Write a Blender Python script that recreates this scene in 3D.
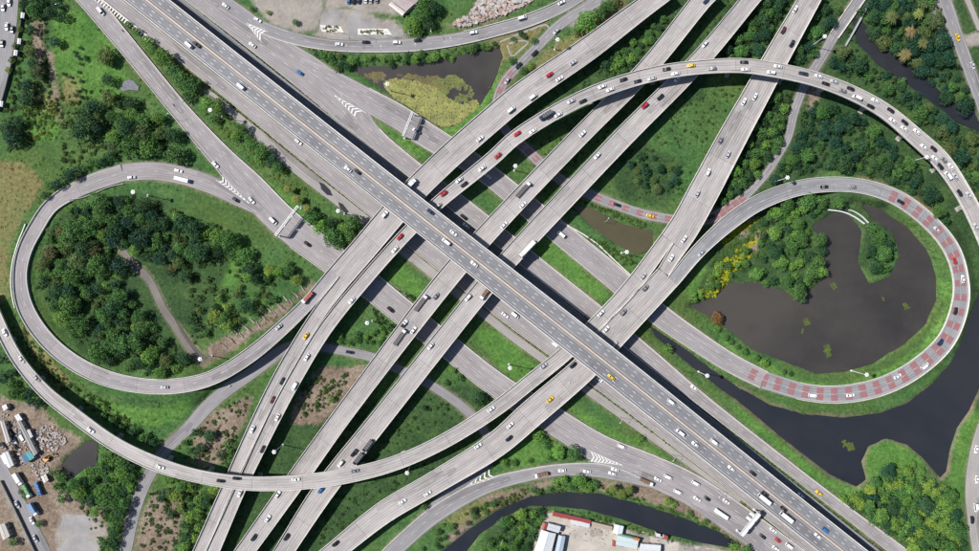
import bpy, math, random
import numpy as np
from math import radians as R
sc = bpy.context.scene
for o in list(bpy.data.objects): bpy.data.objects.remove(o)
# ------------------------------------------------------------------ camera, sky, sun, exposure
S = 0.65                      # metres per photo pixel on the ground
CX, CY = 489.5, 275.5
FOV = R(73.5)
H = S*979/2/math.tan(FOV/2)   # drone height
cd = bpy.data.cameras.new('camera'); cam = bpy.data.objects.new('camera', cd)
sc.collection.objects.link(cam); cam.location = (0, 0, H); cam.rotation_euler = (0, 0, 0)
cd.sensor_fit = 'HORIZONTAL'; cd.angle = FOV; cd.clip_start = 1; cd.clip_end = 20000
sc.camera = cam
SUN_EL = R(48); SDX, SDY = 0.975, -0.222      # ground direction in which shadows fall
wd = bpy.data.worlds.new('World'); sc.world = wd; wd.use_nodes = True
nt = wd.node_tree; bg = nt.nodes['Background']
sky = nt.nodes.new('ShaderNodeTexSky'); sky.sky_type = 'NISHITA'; sky.sun_disc = False
sky.ozone_density = 3.0; sky.sun_elevation = SUN_EL; sky.sun_rotation = math.atan2(-SDX, -SDY)
nt.links.new(sky.outputs[0], bg.inputs[0]); bg.inputs[1].default_value = 0.065
sd = bpy.data.lights.new('sun', 'SUN'); sd.energy = 4.6; sd.angle = R(0.55); sd.color = (1, 0.96, 0.91)
sun = bpy.data.objects.new('sun', sd); sc.collection.objects.link(sun)
sun.rotation_euler = (R(90)-SUN_EL, 0, math.atan2(SDY, SDX)+R(-90)); sun.location = (-300, 60, 300)
vs = sc.view_settings; vs.view_transform = 'Standard'; vs.look = 'None'; vs.gamma = 1; vs.use_curve_mapping = False
vs.exposure = 0.55

rnd = random.Random(7); nr = np.random.default_rng(7)
COL = sc.collection
# ------------------------------------------------------------------ helpers
def W(x, y, z=0.0):
    f = S*(H-z)/H
    return ((x-CX)*f, -(y-CY)*f, z)
def MO(name, verts, faces, mats, parent=None, midx=None, uv=None, smooth=False):
    me = bpy.data.meshes.new(name)
    me.from_pydata([tuple(map(float, v)) for v in verts], [], faces)
    for m in (mats if isinstance(mats, (list, tuple)) else [mats]): me.materials.append(m)
    if midx is not None: me.polygons.foreach_set('material_index', midx)
    if uv is not None:
        l = me.uv_layers.new(name='UVMap'); vi = np.empty(len(me.loops), np.int32); me.loops.foreach_get('vertex_index', vi)
        l.data.foreach_set('uv', np.asarray(uv, np.float32)[vi].ravel())
    if smooth: me.polygons.foreach_set('use_smooth', [True]*len(me.polygons))
    me.update()
    o = bpy.data.objects.new(name, me); COL.objects.link(o)
    if parent is not None: o.parent = parent
    return o
def fastmesh(name, V, F, k, mat, smooth=False):
    V = np.asarray(V, np.float32); F = np.asarray(F, np.int32)
    me = bpy.data.meshes.new(name); me.vertices.add(len(V)); me.vertices.foreach_set('co', V.ravel())
    n = len(F); me.loops.add(n*k); me.loops.foreach_set('vertex_index', F.ravel())
    me.polygons.add(n); me.polygons.foreach_set('loop_start', np.arange(n, dtype=np.int32)*k)
    try: me.polygons.foreach_set('loop_total', np.full(n, k, np.int32))
    except Exception: pass
    if smooth: me.polygons.foreach_set('use_smooth', np.ones(n, bool))
    me.materials.append(mat); me.update(calc_edges=True); me.validate()
    return me
def link(name, me, parent=None):
    o = bpy.data.objects.new(name, me); COL.objects.link(o)
    if parent is not None: o.parent = parent
    return o
def empty(name, loc=(0, 0, 0), rz=0.0):
    o = bpy.data.objects.new(name, None); COL.objects.link(o); o.location = loc; o.rotation_euler = (0, 0, rz); o.empty_display_size = 0.5
    return o
def tag(o, label=None, cat=None, group=None, kind=None):
    if label: o['label'] = label
    if cat: o['category'] = cat
    if group: o['group'] = group
    if kind: o['kind'] = kind
    return o
class MB:
    def __init__(s): s.v = []; s.f = []; s.m = []
    def add(s, vs_, fs, mi=0):
        n = len(s.v); s.v += list(vs_); s.f += [tuple(i+n for i in f) for f in fs]; s.m += [mi]*len(fs); return s
    def box(s, c, d, rz=0.0, mi=0):
        cx, cy, cz = c; a, b, h = d[0]/2, d[1]/2, d[2]/2; co, si = math.cos(rz), math.sin(rz)
        P = [(-a, -b), (a, -b), (a, b), (-a, b)]
        vs_ = [(cx+x*co-y*si, cy+x*si+y*co, cz+z) for z in (-h, h) for x, y in P]
        return s.add(vs_, [(3, 2, 1, 0), (4, 5, 6, 7), (0, 1, 5, 4), (1, 2, 6, 5), (2, 3, 7, 6), (3, 0, 4, 7)], mi)
    def prism(s, poly, z0, z1, mi=0):
        n = len(poly); a = sum(poly[i][0]*poly[(i+1) % n][1]-poly[(i+1) % n][0]*poly[i][1] for i in range(n))
        if a < 0: poly = poly[::-1]
        vs_ = [(x, y, z0) for x, y in poly]+[(x, y, z1) for x, y in poly]
        fs = [tuple(range(n-1, -1, -1)), tuple(range(n, 2*n))]+[(i, (i+1) % n, n+(i+1) % n, n+i) for i in range(n)]
        return s.add(vs_, fs, mi)
    def cyl(s, p0, p1, r0, r1, n=8, mi=0):
        p0 = np.array(p0, float); p1 = np.array(p1, float); d = p1-p0; d /= max(1e-9, np.linalg.norm(d))
        a = np.cross(d, (0, 0, 1.0)) if abs(d[2]) < .9 else np.cross(d, (1.0, 0, 0)); a /= np.linalg.norm(a); b = np.cross(d, a)
        vs_ = []
        for p, r in ((p0, r0), (p1, r1)):
            for i in range(n):
                t = 2*math.pi*i/n; vs_.append(tuple(p+r*(math.cos(t)*a+math.sin(t)*b)))
        fs = [(i, n+i, n+(i+1) % n, (i+1) % n) for i in range(n)]+[tuple(range(n)), tuple(range(2*n-1, n-1, -1))]
        return s.add(vs_, fs, mi)
    def build(s, name, mats, parent=None, smooth=False): return MO(name, s.v, s.f, mats, parent, s.m, None, smooth)
    def mesh(s, name, mats):
        me = bpy.data.meshes.new(name); me.from_pydata([tuple(map(float, v)) for v in s.v], [], s.f)
        for m in (mats if isinstance(mats, (list, tuple)) else [mats]): me.materials.append(m)
        me.polygons.foreach_set('material_index', s.m); me.update(); return me
# ------------------------------------------------------------------ materials
def newmat(name):
    m = bpy.data.materials.new(name); m.use_nodes = True; t = m.node_tree; return m, t, t.nodes['Principled BSDF']
def N(t, ty, **kw):
    n = t.nodes.new(ty)
    for k, v in kw.items():
        if k.startswith('i_'):
            key = k[2:]; n.inputs[int(key) if key.isdigit() else key.replace('_', ' ')].default_value = v
        else: setattr(n, k, v)
    return n
def ramp(t, fac, stops):
    r = t.nodes.new('ShaderNodeValToRGB'); e = r.color_ramp.elements
    while len(e) < len(stops): e.new(0.5)
    for i, (p, c) in enumerate(stops): e[i].position = p; e[i].color = c if len(c) == 4 else (*c, 1)
    t.links.new(fac, r.inputs[0]); return r.outputs[0]
def mix(t, fac, a, b, mode='MIX'):
    n = t.nodes.new('ShaderNodeMix'); n.data_type = 'RGBA'; n.blend_type = mode
    for sock, v in ((n.inputs[0], fac), (n.inputs[6], a), (n.inputs[7], b)):
        if hasattr(v, 'links'): t.links.new(v, sock)
        else: sock.default_value = v if isinstance(v, (int, float)) else (*v[:3], 1)
    return n.outputs[2]
def math_(t, op, a, b=0.0, clamp=False):
    n = t.nodes.new('ShaderNodeMath'); n.operation = op; n.use_clamp = clamp
    for sock, v in ((n.inputs[0], a), (n.inputs[1], b)):
        if hasattr(v, 'links'): t.links.new(v, sock)
        else: sock.default_value = v
    return n.outputs[0]
def noise(t, vec, scale, detail=4, rough=0.55):
    n = N(t, 'ShaderNodeTexNoise'); n.inputs['Scale'].default_value = scale; n.inputs['Detail'].default_value = detail
    n.inputs['Roughness'].default_value = rough
    if vec is not None: t.links.new(vec, n.inputs['Vector'])
    return n.outputs['Fac']
def scaled(t, vec, s3):
    n = N(t, 'ShaderNodeVectorMath', operation='MULTIPLY'); t.links.new(vec, n.inputs[0]); n.inputs[1].default_value = s3; return n.outputs[0]
def simple(name, col, rough=0.6, metal=0.0, var=0.12, scale=0.6):
    m, t, b = newmat(name); g = N(t, 'ShaderNodeNewGeometry')
    f = noise(t, g.outputs['Position'], scale, 5, 0.65)
    lo = tuple(c*(1-var) for c in col); hi = tuple(min(1, c*(1+var)) for c in col)
    t.links.new(ramp(t, f, [(0.3, lo), (0.7, hi)]), b.inputs['Base Color'])
    b.inputs['Roughness'].default_value = rough; b.inputs['Metallic'].default_value = metal; return m
def roadmat(name, col, streak=0.16, warm=0.0, patch=0.10, lane=3.2):
    """worn carriageway: UV is metres across (u) and along (v)"""
    m, t, b = newmat(name); uv = N(t, 'ShaderNodeUVMap').outputs[0]; g = N(t, 'ShaderNodeNewGeometry').outputs['Position']
    oi = N(t, 'ShaderNodeObjectInfo')
    st = noise(t, scaled(t, uv, (1.1, 0.018, 1)), 1.0, 5, 0.6)       # long streaks along the lanes
    st2 = noise(t, scaled(t, uv, (0.32, 0.05, 1)), 1.0, 4, 0.6)
    pt = noise(t, g, 0.055, 5, 0.62); fine = noise(t, g, 0.9, 5, 0.7)
    sx = N(t, 'ShaderNodeSeparateXYZ'); t.links.new(uv, sx.inputs[0])
    wv = math_(t, 'SINE', math_(t, 'MULTIPLY', sx.outputs[0], 2*math.pi/(lane/2)))   # two wheel paths to a lane
    v = math_(t, 'ADD', math_(t, 'MULTIPLY', math_(t, 'SUBTRACT', st, 0.5), streak*2.7), 1.0)
    v = math_(t, 'ADD', v, math_(t, 'MULTIPLY', math_(t, 'SUBTRACT', st2, 0.5), streak*3.2))
    v = math_(t, 'ADD', v, math_(t, 'MULTIPLY', wv, streak*0.42))
    v = math_(t, 'ADD', v, math_(t, 'MULTIPLY', math_(t, 'SUBTRACT', pt, 0.5), patch*3))
    v = math_(t, 'ADD', v, math_(t, 'MULTIPLY', math_(t, 'SUBTRACT', fine, 0.5), 0.35))
    vo = N(t, 'ShaderNodeTexVoronoi'); vo.feature = 'F1'; vo.distance = 'CHEBYCHEV'; t.links.new(scaled(t, uv, (0.14, 0.028, 1)), vo.inputs['Vector']); vo.inputs['Scale'].default_value = 1.0
    sxc = N(t, 'ShaderNodeSeparateColor'); t.links.new(vo.outputs['Color'], sxc.inputs[0])
    v = math_(t, 'ADD', v, math_(t, 'MULTIPLY', math_(t, 'GREATER_THAN', sxc.outputs[0], 0.84), -0.13*patch/0.1))
    st3 = noise(t, scaled(t, uv, (0.9, 0.22, 1)), 1.0, 4, 0.7)
    v = math_(t, 'SUBTRACT', v, math_(t, 'MULTIPLY', math_(t, 'SUBTRACT', st3, 0.60, True), 0.9))
    v = math_(t, 'ADD', v, math_(t, 'MULTIPLY', math_(t, 'SUBTRACT', oi.outputs['Random'], 0.5), 0.10))
    cc = N(t, 'ShaderNodeCombineXYZ')
    for i in range(3): t.links.new(math_(t, 'MULTIPLY', v, col[i]*(1+(0.02 if i == 0 else -0.02 if i == 2 else 0)*warm)), cc.inputs[i])
    t.links.new(cc.outputs[0], b.inputs['Base Color']); b.inputs['Roughness'].default_value = 0.85
    b.inputs['Specular IOR Level'].default_value = 0.25
    return m
def objcol(name, rough, coat=0.0, var=0.0, metal=0.0):
    m, t, b = newmat(name); oi = N(t, 'ShaderNodeObjectInfo'); c = oi.outputs['Color']
    if var:
        g = N(t, 'ShaderNodeTexCoord').outputs['Object']; f = noise(t, g, 2.0, 4, 0.6)
        c = mix(t, 1.0, c, ramp(t, f, [(0.3, (1-var,)*3), (0.7, (1, 1, 1))]), 'MULTIPLY')
    t.links.new(c, b.inputs['Base Color']); b.inputs['Roughness'].default_value = rough; b.inputs['Coat Weight'].default_value = coat; b.inputs['Metallic'].default_value = metal
    return m
def leafmat(name):
    m, t, b = newmat(name); oi = N(t, 'ShaderNodeObjectInfo'); g = N(t, 'ShaderNodeNewGeometry')
    f1 = noise(t, g.outputs['Position'], 0.16, 3, 0.6); f2 = noise(t, g.outputs['Position'], 1.1, 3, 0.6)
    c = mix(t, 1.0, oi.outputs['Color'], ramp(t, f1, [(0.3, (0.74, 0.77, 0.76)), (0.7, (1.22, 1.16, 0.98))]), 'MULTIPLY')
    c = mix(t, 1.0, c, ramp(t, f2, [(0.25, (0.62, 0.68, 0.66)), (0.75, (1.32, 1.26, 1.1))]), 'MULTIPLY')
    t.links.new(c, b.inputs['Base Color']); b.inputs['Roughness'].default_value = 0.6; b.inputs['Specular IOR Level'].default_value = 0.2
    tr = N(t, 'ShaderNodeBsdfTranslucent'); t.links.new(c, tr.inputs[0]); ms = N(t, 'ShaderNodeMixShader'); ms.inputs[0].default_value = 0.22
    t.links.new(b.outputs[0], ms.inputs[1]); t.links.new(tr.outputs[0], ms.inputs[2]); t.links.new(ms.outputs[0], t.nodes['Material Output'].inputs[0])
    return m
M = {}
M['main'] = roadmat('main_asphalt', (0.178, 0.178, 0.191), 0.15)
M['deck'] = roadmat('deck_concrete', (0.305, 0.284, 0.277), 0.26, patch=0.16)
M['deckgrey'] = roadmat('deck_worn_grey', (0.215, 0.213, 0.222), 0.24)
M['front'] = roadmat('pink_grey_asphalt', (0.245, 0.228, 0.232), 0.21, patch=0.16)
M['asph'] = roadmat('mid_grey_asphalt', (0.205, 0.198, 0.205), 0.20, patch=0.16)
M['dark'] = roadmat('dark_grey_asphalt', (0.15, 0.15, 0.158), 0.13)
M['path'] = roadmat('pale_track', (0.27, 0.255, 0.24), 0.14, patch=0.2)
M['soil'] = roadmat('trodden_soil', (0.150, 0.135, 0.122), 0.14, patch=0.3)
M['conc'] = simple('concrete', (0.30, 0.285, 0.265), 0.85, var=0.2, scale=0.25)
M['barrier'] = simple('barrier_concrete', (0.54, 0.515, 0.48), 0.8, var=0.2, scale=0.4)
M['cream'] = simple('cream_median', (0.52, 0.43, 0.35), 0.8, var=0.15, scale=0.3)
M['white'] = simple('white_road_paint', (0.62, 0.62, 0.61), 0.7, var=0.22, scale=0.5)
M['worn'] = simple('worn_road_paint', (0.43, 0.42, 0.41), 0.75, var=0.18, scale=0.5)
M['yellowp'] = simple('yellow_road_paint', (0.55, 0.40, 0.10), 0.7, var=0.2)
def wornred():
    m, t, b = newmat('red_road_surface'); g = N(t, 'ShaderNodeNewGeometry').outputs['Position']
    f = math_(t, 'ADD', math_(t, 'MULTIPLY', noise(t, g, 0.35, 5, 0.7), 0.5), math_(t, 'MULTIPLY', noise(t, g, 1.6, 4, 0.7), 0.5))
    t.links.new(ramp(t, f, [(0.34, (0.20, 0.185, 0.19)), (0.47, (0.225, 0.115, 0.12)), (0.6, (0.245, 0.088, 0.095))]), b.inputs['Base Color']); b.inputs['Roughness'].default_value = 0.85; return m
M['redp'] = wornred()
M['steel'] = simple('galvanised_steel', (0.52, 0.53, 0.54), 0.45, 0.4, var=0.08)
M['whitesteel'] = simple('white_painted_steel', (0.55, 0.56, 0.56), 0.45, var=0.06)
M['paint'] = objcol('car_paint', 0.28, 0.6)
M['sheet'] = objcol('painted_sheet', 0.5, 0, 0.25)
M['glass'] = simple('car_glass', (0.018, 0.022, 0.028), 0.08, var=0.05)
M['tyre'] = simple('tyre_rubber', (0.02, 0.02, 0.021), 0.85)
M['lamp'] = simple('lamp_lens', (0.75, 0.74, 0.68), 0.2, var=0.03)
M['bark'] = simple('bark', (0.11, 0.08, 0.055), 0.9, var=0.35, scale=2)
M['leaf'] = leafmat('leaf')
M['joint'] = simple('joint_rubber', (0.10, 0.095, 0.09), 0.9)
# ------------------------------------------------------------------ paths
class Path:
    def __init__(s, pts, z=0.0, step=2.5):
        P = []
        for p in pts:
            zz = p[3] if len(p) > 3 else z
            x, y, _ = W(p[0], p[1], zz); P.append((x, y, zz, p[2]*S*(H-zz)/H/2))
        P = np.array(P, float); Q = np.vstack([2*P[0]-P[1], P, 2*P[-1]-P[-2]]); out = []
        for i in range(1, len(Q)-2):
            p0, p1, p2, p3 = Q[i-1], Q[i], Q[i+1], Q[i+2]
            t0 = 0; t1 = t0+max(1e-3, np.linalg.norm(p1[:2]-p0[:2])**.5); t2 = t1+max(1e-3, np.linalg.norm(p2[:2]-p1[:2])**.5); t3 = t2+max(1e-3, np.linalg.norm(p3[:2]-p2[:2])**.5)
            n = max(2, int(np.linalg.norm(p2[:2]-p1[:2])/step)+1)
            for t in np.linspace(t1, t2, n, endpoint=(i == len(Q)-3)):
                A1 = (t1-t)/(t1-t0)*p0+(t-t0)/(t1-t0)*p1; A2 = (t2-t)/(t2-t1)*p1+(t-t1)/(t2-t1)*p2; A3 = (t3-t)/(t3-t2)*p2+(t-t2)/(t3-t2)*p3
                B1 = (t2-t)/(t2-t0)*A1+(t-t0)/(t2-t0)*A2; B2 = (t3-t)/(t3-t1)*A2+(t-t1)/(t3-t1)*A3
                out.append((t2-t)/(t2-t1)*B1+(t-t1)/(t2-t1)*B2)
        s.set(np.array(out))
    def set(s, A):
        s.A = A; s.p = A[:, :3]; s.hw = A[:, 3]; d = np.gradient(s.p, axis=0); d2 = d.copy(); d2[:, 2] = 0
        s.t = d2/np.linalg.norm(d2, axis=1)[:, None]; s.n = np.stack([s.t[:, 1], -s.t[:, 0], 0*s.t[:, 0]], 1)   # n: right-hand side
        s.s = np.concatenate([[0], np.cumsum(np.linalg.norm(np.diff(s.p[:, :2], axis=0), axis=1))]); s.L = s.s[-1]
        return s
    def at(s, d):
        f = lambda a: np.array([np.interp(d, s.s, a[:, i]) for i in range(a.shape[1])])
        return f(s.p), f(s.t), f(s.n), float(np.interp(d, s.s, s.hw))
    def cut(s, a, b, step=2.5):
        n = max(2, int((b-a)/step)+1); D = np.linspace(a, b, n); c = Path.__new__(Path)
        A = np.stack([np.interp(D, s.s, s.A[:, i]) for i in range(4)], 1); c.set(A)
        c.n = np.stack([np.interp(D, s.s, s.n[:, i]) for i in range(3)], 1); c.t = np.stack([np.interp(D, s.s, s.t[:, i]) for i in range(3)], 1); c.s0 = a; c.s = D-a; return c
def sweep(path, prof, mats, name, parent, mi=None, caps=True, v0=0.0, closed=True):
    """prof(hw) -> list of (lateral, dz); swept along path. UV = (lateral, along)."""
    V = []; UV = []; n = len(path.p); k = len(prof(path.hw[0]))
    for i in range(n):
        for (l, dz) in prof(path.hw[i]):
            V.append(path.p[i]+path.n[i]*l+np.array((0, 0, dz))); UV.append((l, path.s[i]+v0))
    F = []; MI = []
    kk = k if closed else k-1
    for i in range(n-1):
        for j in range(kk):
            j2 = (j+1) % k; F.append((i*k+j, i*k+j2, (i+1)*k+j2, (i+1)*k+j)); MI.append(mi[j] if mi else 0)
    if caps and closed:
        F.append(tuple(range(k-1, -1, -1))); MI.append(mi[-1] if mi else 0); F.append(tuple((n-1)*k+j for j in range(k))); MI.append(mi[-1] if mi else 0)
    return MO(name, V, F, mats, parent, MI, UV)
ML = lambda x: (x-146)*0.79167            # the main expressway's median line, photo pixels
def par(x, off, w, *z): return (x+0.621*off, ML(x)-0.784*off, w)+z
def parv(x, off, w, *z): return (x, ML(x)-off/0.784, w)+z     # as par, but x is the photo column itself
RD = {}      # name -> dict(path, ...)
# flyovers: points (x, y, apparent width, z)
fly = {}
fly['main'] = [par(x, o, w, z) for x, o, w, z in [(100, .4, 28.5, 7.5), (200, .4, 28.8, 9), (300, .5, 29.3, 12), (390, .7, 30, 15), (480, 1, 31, 16), (570, 1.4, 32, 16), (640, 1.5, 32, 15), (740, 1, 31, 11.5), (850, .9, 31, 8.5), (900, .9, 31, 7.5)]]
fly['north'] = [(668, -10, 19, 8), (640, 10, 21, 8), (588, 49, 24, 8), (520, 96, 25, 8), (490, 121, 25, 8), (449, 157, 25, 8), (415, 190, 25, 8), (394, 213, 26, 8), (366, 246, 26, 8), (339, 277, 26, 8)]
fly['west'] = [(344, 281, 13.2, 8), (319, 313, 13.3, 8), (284.7, 368.5, 13.6, 7.5), (260.5, 416, 13.6, 7), (228.3, 487, 13, 7), (199.5, 551, 12.3, 6.5), (194, 563, 12.3, 6.5)]
fly['top_loop'] = [(207, 563, 13, 6.5), (213, 551, 13, 6.5), (240.5, 487, 12.8, 7), (274, 418, 13.6, 7), (296, 377, 13.6, 7.5), (326, 328, 13.8, 8), (367, 277.5, 13.3, 8), (411, 229, 13, 8), (437, 204, 13.3, 8.5), (493, 158, 14.5, 10.5), (515, 138, 14.7, 11.8), (565, 107, 15, 14), (610, 87, 15, 15.3), (655, 74, 14.5, 15.8), (695, 68, 14, 15.8), (740, 66, 14.5, 15.5), (767, 69, 14.8, 15.5), (813, 79, 14.5, 15), (851, 93, 14.5, 14), (884, 111, 15, 13), (916, 137.5, 16.5, 12), (941, 161, 17.5, 11), (961, 190, 16, 10), (974, 214, 16, 9.5), (990, 250, 16, 9)]
fly['inner_straight'] = [(712, -10, 20, 8), (702, 0, 20, 8), (648, 67, 19, 8), (577, 139, 19, 8), (490, 230, 20, 8), (448, 277.5, 21.5, 8), (343.5, 414, 19, 7.2), (301, 473, 20, 7), (245, 551, 18.5, 7), (237, 562, 18.5, 7)]
fly['outer_straight'] = [(758, -9, 17, 8), (750, 0, 17.5, 8), (700, 59.5, 19, 8), (621.5, 139, 20.5, 8), (562, 202, 20, 8), (508, 260, 19.5, 8), (484, 288, 19.5, 8), (385, 412.5, 20.5, 7.2), (324, 490, 22, 7), (284, 551, 19, 7), (276, 563, 19, 7)]
fly['west_curve'] = [(-12, 296, 12, 4), (-5, 313, 12, 4.3), (15.5, 355, 12, 5.5), (44, 390, 13, 7), (73, 413.5, 14, 8.6), (115, 443.5, 14, 11), (154, 462.5, 14.5, 13), (197, 475.5, 13, 14.4), (248, 483, 13.8, 15), (290, 482.5, 14.5, 15), (338, 477, 15, 14.8), (391.5, 464, 14.5, 13.5), (441, 442.5, 14.5, 12), (495, 409, 15, 10), (530, 381.5, 15, 8.8), (566, 352.5, 14.5, 8), (590, 329, 14, 8), (618, 301, 15, 8), (639, 276.5, 15.5, 8), (667, 238.5, 15, 8)]
fly['south'] = [(322, 561, 19.5, 6.5), (337, 549, 20, 6.5), (384, 512, 22, 6.8), (435, 482, 22.5, 7.2), (495, 445, 25, 7.6), (532, 413, 27, 8), (585, 367, 26, 8), (607, 342, 26.5, 8), (668, 276.5, 26, 8)]
fly['south_link'] = [(663.3, 272, 12.8, 8), (671, 260, 13.5, 8), (679, 247.5, 15, 8)]
fly['north_east'] = [(673, 243, 30, 8), (684, 227, 30, 8), (706, 187, 30, 8), (731, 140, 28.5, 8), (752, 102, 26.5, 8), (775, 60, 24.8, 8), (809, 0, 21.5, 8), (815, -11, 21, 8)]
fly['west_loop'] = [(334, 272.7, 12.8, 8), (310, 301, 13, 8), (283, 327.5, 14.5, 7.8), (247.5, 357, 15, 7.2), (211, 378, 14.5, 6.6), (179, 385.5, 15, 6), (143, 385.5, 15, 5.3), (104.5, 377, 16, 4.6), (71, 360, 16, 3.9), (44, 336, 16, 3.1), (25, 305, 16, 2.4), (20.5, 276, 14, 1.8), (25, 251, 14.5, 1.3), (37, 227, 15, .8), (51, 206.5, 14.5, .5), (70, 193, 16, .3), (96, 181, 17.5, .2), (122.6, 172.5, 17.5, .13)]
fly['east_loop'] = [(672.7, 281, 13, 8), (700, 249, 14, 8), (731, 221, 16.2, 7.8), (758, 203, 16, 7.5), (795, 189, 15.5, 7), (831, 184.5, 15, 6.4), (866, 187.5, 14.5, 5.8), (900, 200, 15.5, 5.1), (934.5, 227.5, 15.5, 4.4), (952, 251, 16, 4), (960, 277, 15.5, 3.5), (960, 303, 17, 3), (946.5, 339, 18, 2.4), (919, 366, 18.5, 1.8), (883, 385.5, 18.5, 1.3), (841, 394, 18, .8), (805.6, 392, 17, .4), (764, 380, 18, .16)]
# ground roads
gnd = {}
gnd['west_road'] = [(80, -10, 19.5), (89, 0, 19.5), (142, 64, 17.5), (178, 108, 18), (204, 138, 20.5), (228, 164, 24), (249, 186, 29), (283, 221, 30.5), (330, 257.5, 29.5), (372, 287, 26.5), (403, 312, 25.5), (450, 348, 23.5), (500, 387, 24.5), (552, 419.5, 27), (600, 449, 29), (650, 470, 31), (690, 488.5, 31), (730, 515, 31), (790, 558, 30), (800, 566, 30)]
gnd['loop_entry'] = [(122.6, 172.5, 17.5), (153, 171, 17.5), (180, 175, 17.5), (215, 186.5, 17), (236, 198.5, 13), (258, 213, 4)]
gnd['inner_frontage'] = [parv(x, o, w) for x, o, w in [(140, 38, 27), (175, 37, 26), (230, 37, 24), (280, 41, 31), (325, 43, 36), (352, 39, 30), (372, 34.5, 20), (410, 33, 17.5), (470, 34, 18.5), (540, 33.5, 18), (600, 33.5, 17.5), (650, 32.5, 16), (700, 31.5, 12.5), (780, 32.3, 11), (850, 33.5, 11.5), (900, 35, 13), (945, 35, 13)]]
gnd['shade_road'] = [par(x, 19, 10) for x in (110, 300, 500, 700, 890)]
gnd['outer_frontage'] = [parv(300, 48, 8), parv(325, 52.5, 16), parv(350, 57, 19), parv(375, 60.5, 23), parv(400, 65, 24), parv(430, 68.5, 24), parv(460, 73, 22), parv(490, 75.5, 20), parv(545, 74.5, 22), parv(600, 73.5, 23), parv(655, 71.5, 22), (695, 340, 20), (729, 362, 19), (764, 380, 18)]
gnd['top_road'] = [(222, 2, 16), (240, 14, 15), (258, 25.5, 13), (290, 37.5, 12.5), (330, 45, 12), (386, 46.3, 12.8), (424, 44, 13.5), (462, 38.5, 12.8), (495, 30.5, 13), (528, 21, 12.8), (560, 7.5, 13), (586, -8, 13)]
gnd['chequer_lane'] = [(612, -8, 10), (600, 0, 10), (574, 15, 10), (556, 28, 10), (536, 48.5, 9.5), (515.5, 69, 9), (504, 83, 9), (497, 102, 9), (504, 128, 9), (528, 151, 10), (558, 178, 10), (592, 195.5, 10), (617.7, 205.7, 9.5), (643, 214, 9.5), (666, 218.5, 9.5), (690, 222, 9.5), (712, 218, 10), (734, 205, 10.5), (750, 192, 7.5), (767, 173, 7), (780, 153, 7), (788, 138, 7.5), (795, 110, 8.5), (805, 85, 9), (823, 56, 9.5), (834, 36, 10)]
gnd['lane_bridge'] = [(834, 36, 10, .35), (857, 2.5, 10.5, .8), (865, -9, 10.5, .8)]
gnd['south_frontage'] = [parv(x, o, w) for x, o, w in [(100, -20.5, 12), (220, -21, 13), (330, -22.2, 15), (420, -22.5, 16), (520, -22, 16), (600, -19.5, 11), (700, -18, 8.6), (890, -17.8, 8.2)]]
gnd['grey_track'] = [parv(x, -o, w) for x, o, w in [(206, 34, 6), (240, 35, 8), (290, 37.5, 12), (350, 37, 11), (440, 36.5, 9), (520, 36, 7.5), (600, 31, 8), (680, 27, 6), (740, 24.5, 4)]]
gnd['bottom_curve'] = [(378, 566, 16), (394, 550, 16), (424, 523, 16), (449, 505.5, 16), (475, 491, 15.5), (497, 482.5, 14), (525, 475.5, 12.5), (560, 469.8, 12), (600, 470.5, 14), (632, 478.5, 10), (652, 486, 4)]
gnd['slip_link'] = [(424, 381, 8.5), (445, 394, 8.5), (465, 409, 9), (482, 427, 9), (489, 445, 10), (483, 464, 13), (462, 484, 13), (440, 503, 12), (420, 521, 9)]
gnd['service_road'] = [(121, 563, 12), (125, 551, 12), (135, 508, 12), (148, 477, 11.5), (166, 449, 11.5), (188, 428, 12), (209, 405, 13), (230, 387.5, 12.5), (250, 374, 12), (270.5, 358.5, 11.5), (290, 346.5, 10), (307, 344.5, 8.5), (326, 348, 8.5), (347, 351.6, 8.5), (372.7, 357.5, 9), (398, 369, 9), (424, 381, 8.5)]
gnd['yard_road'] = [(-6, 455, 11), (10, 484, 12), (28, 520, 12.5), (44, 551, 13), (50, 563, 13)]
gnd['corner_street'] = [(9, -8, 19), (7, 20, 20), (3, 55, 18), (-4, 100, 14)]
gnd['river_road'] = [(942, -9, 12), (948, 8, 12.5), (955, 30, 12.5), (963, 52, 12.5), (974, 82, 12), (986, 115, 12)]
gnd['side_street'] = [(964, -8, 5), (971, 8, 5), (980, 30, 5)]
gnd['canal_road'] = [(984, 425, 12), (976, 455, 13), (973, 490, 15), (975, 520, 14), (981, 560, 14)]
gnd['garden_path'] = [(122, 250, 6), (133, 264, 6.5), (148, 278, 7), (163, 308, 7.5), (178, 330, 8), (194, 352, 9), (204, 361, 9)]
GZ = {'shade_road': .06, 'inner_frontage': .09, 'outer_frontage': .13, 'west_road': .09, 'loop_entry': .13, 'top_road': .17, 'chequer_lane': .06, 'lane_bridge': .35, 'south_frontage': .06, 'grey_track': .04, 'bottom_curve': .14, 'slip_link': .065, 'service_road': .075, 'yard_road': .06, 'corner_street': .06, 'river_road': .06, 'side_street': .04, 'canal_road': .06, 'garden_path': .04}
for k, v in fly.items(): RD[k] = Path(v)
for k, v in gnd.items(): RD[k] = Path(v, GZ[k])
FLY = list(fly); GND = list(gnd)
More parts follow.
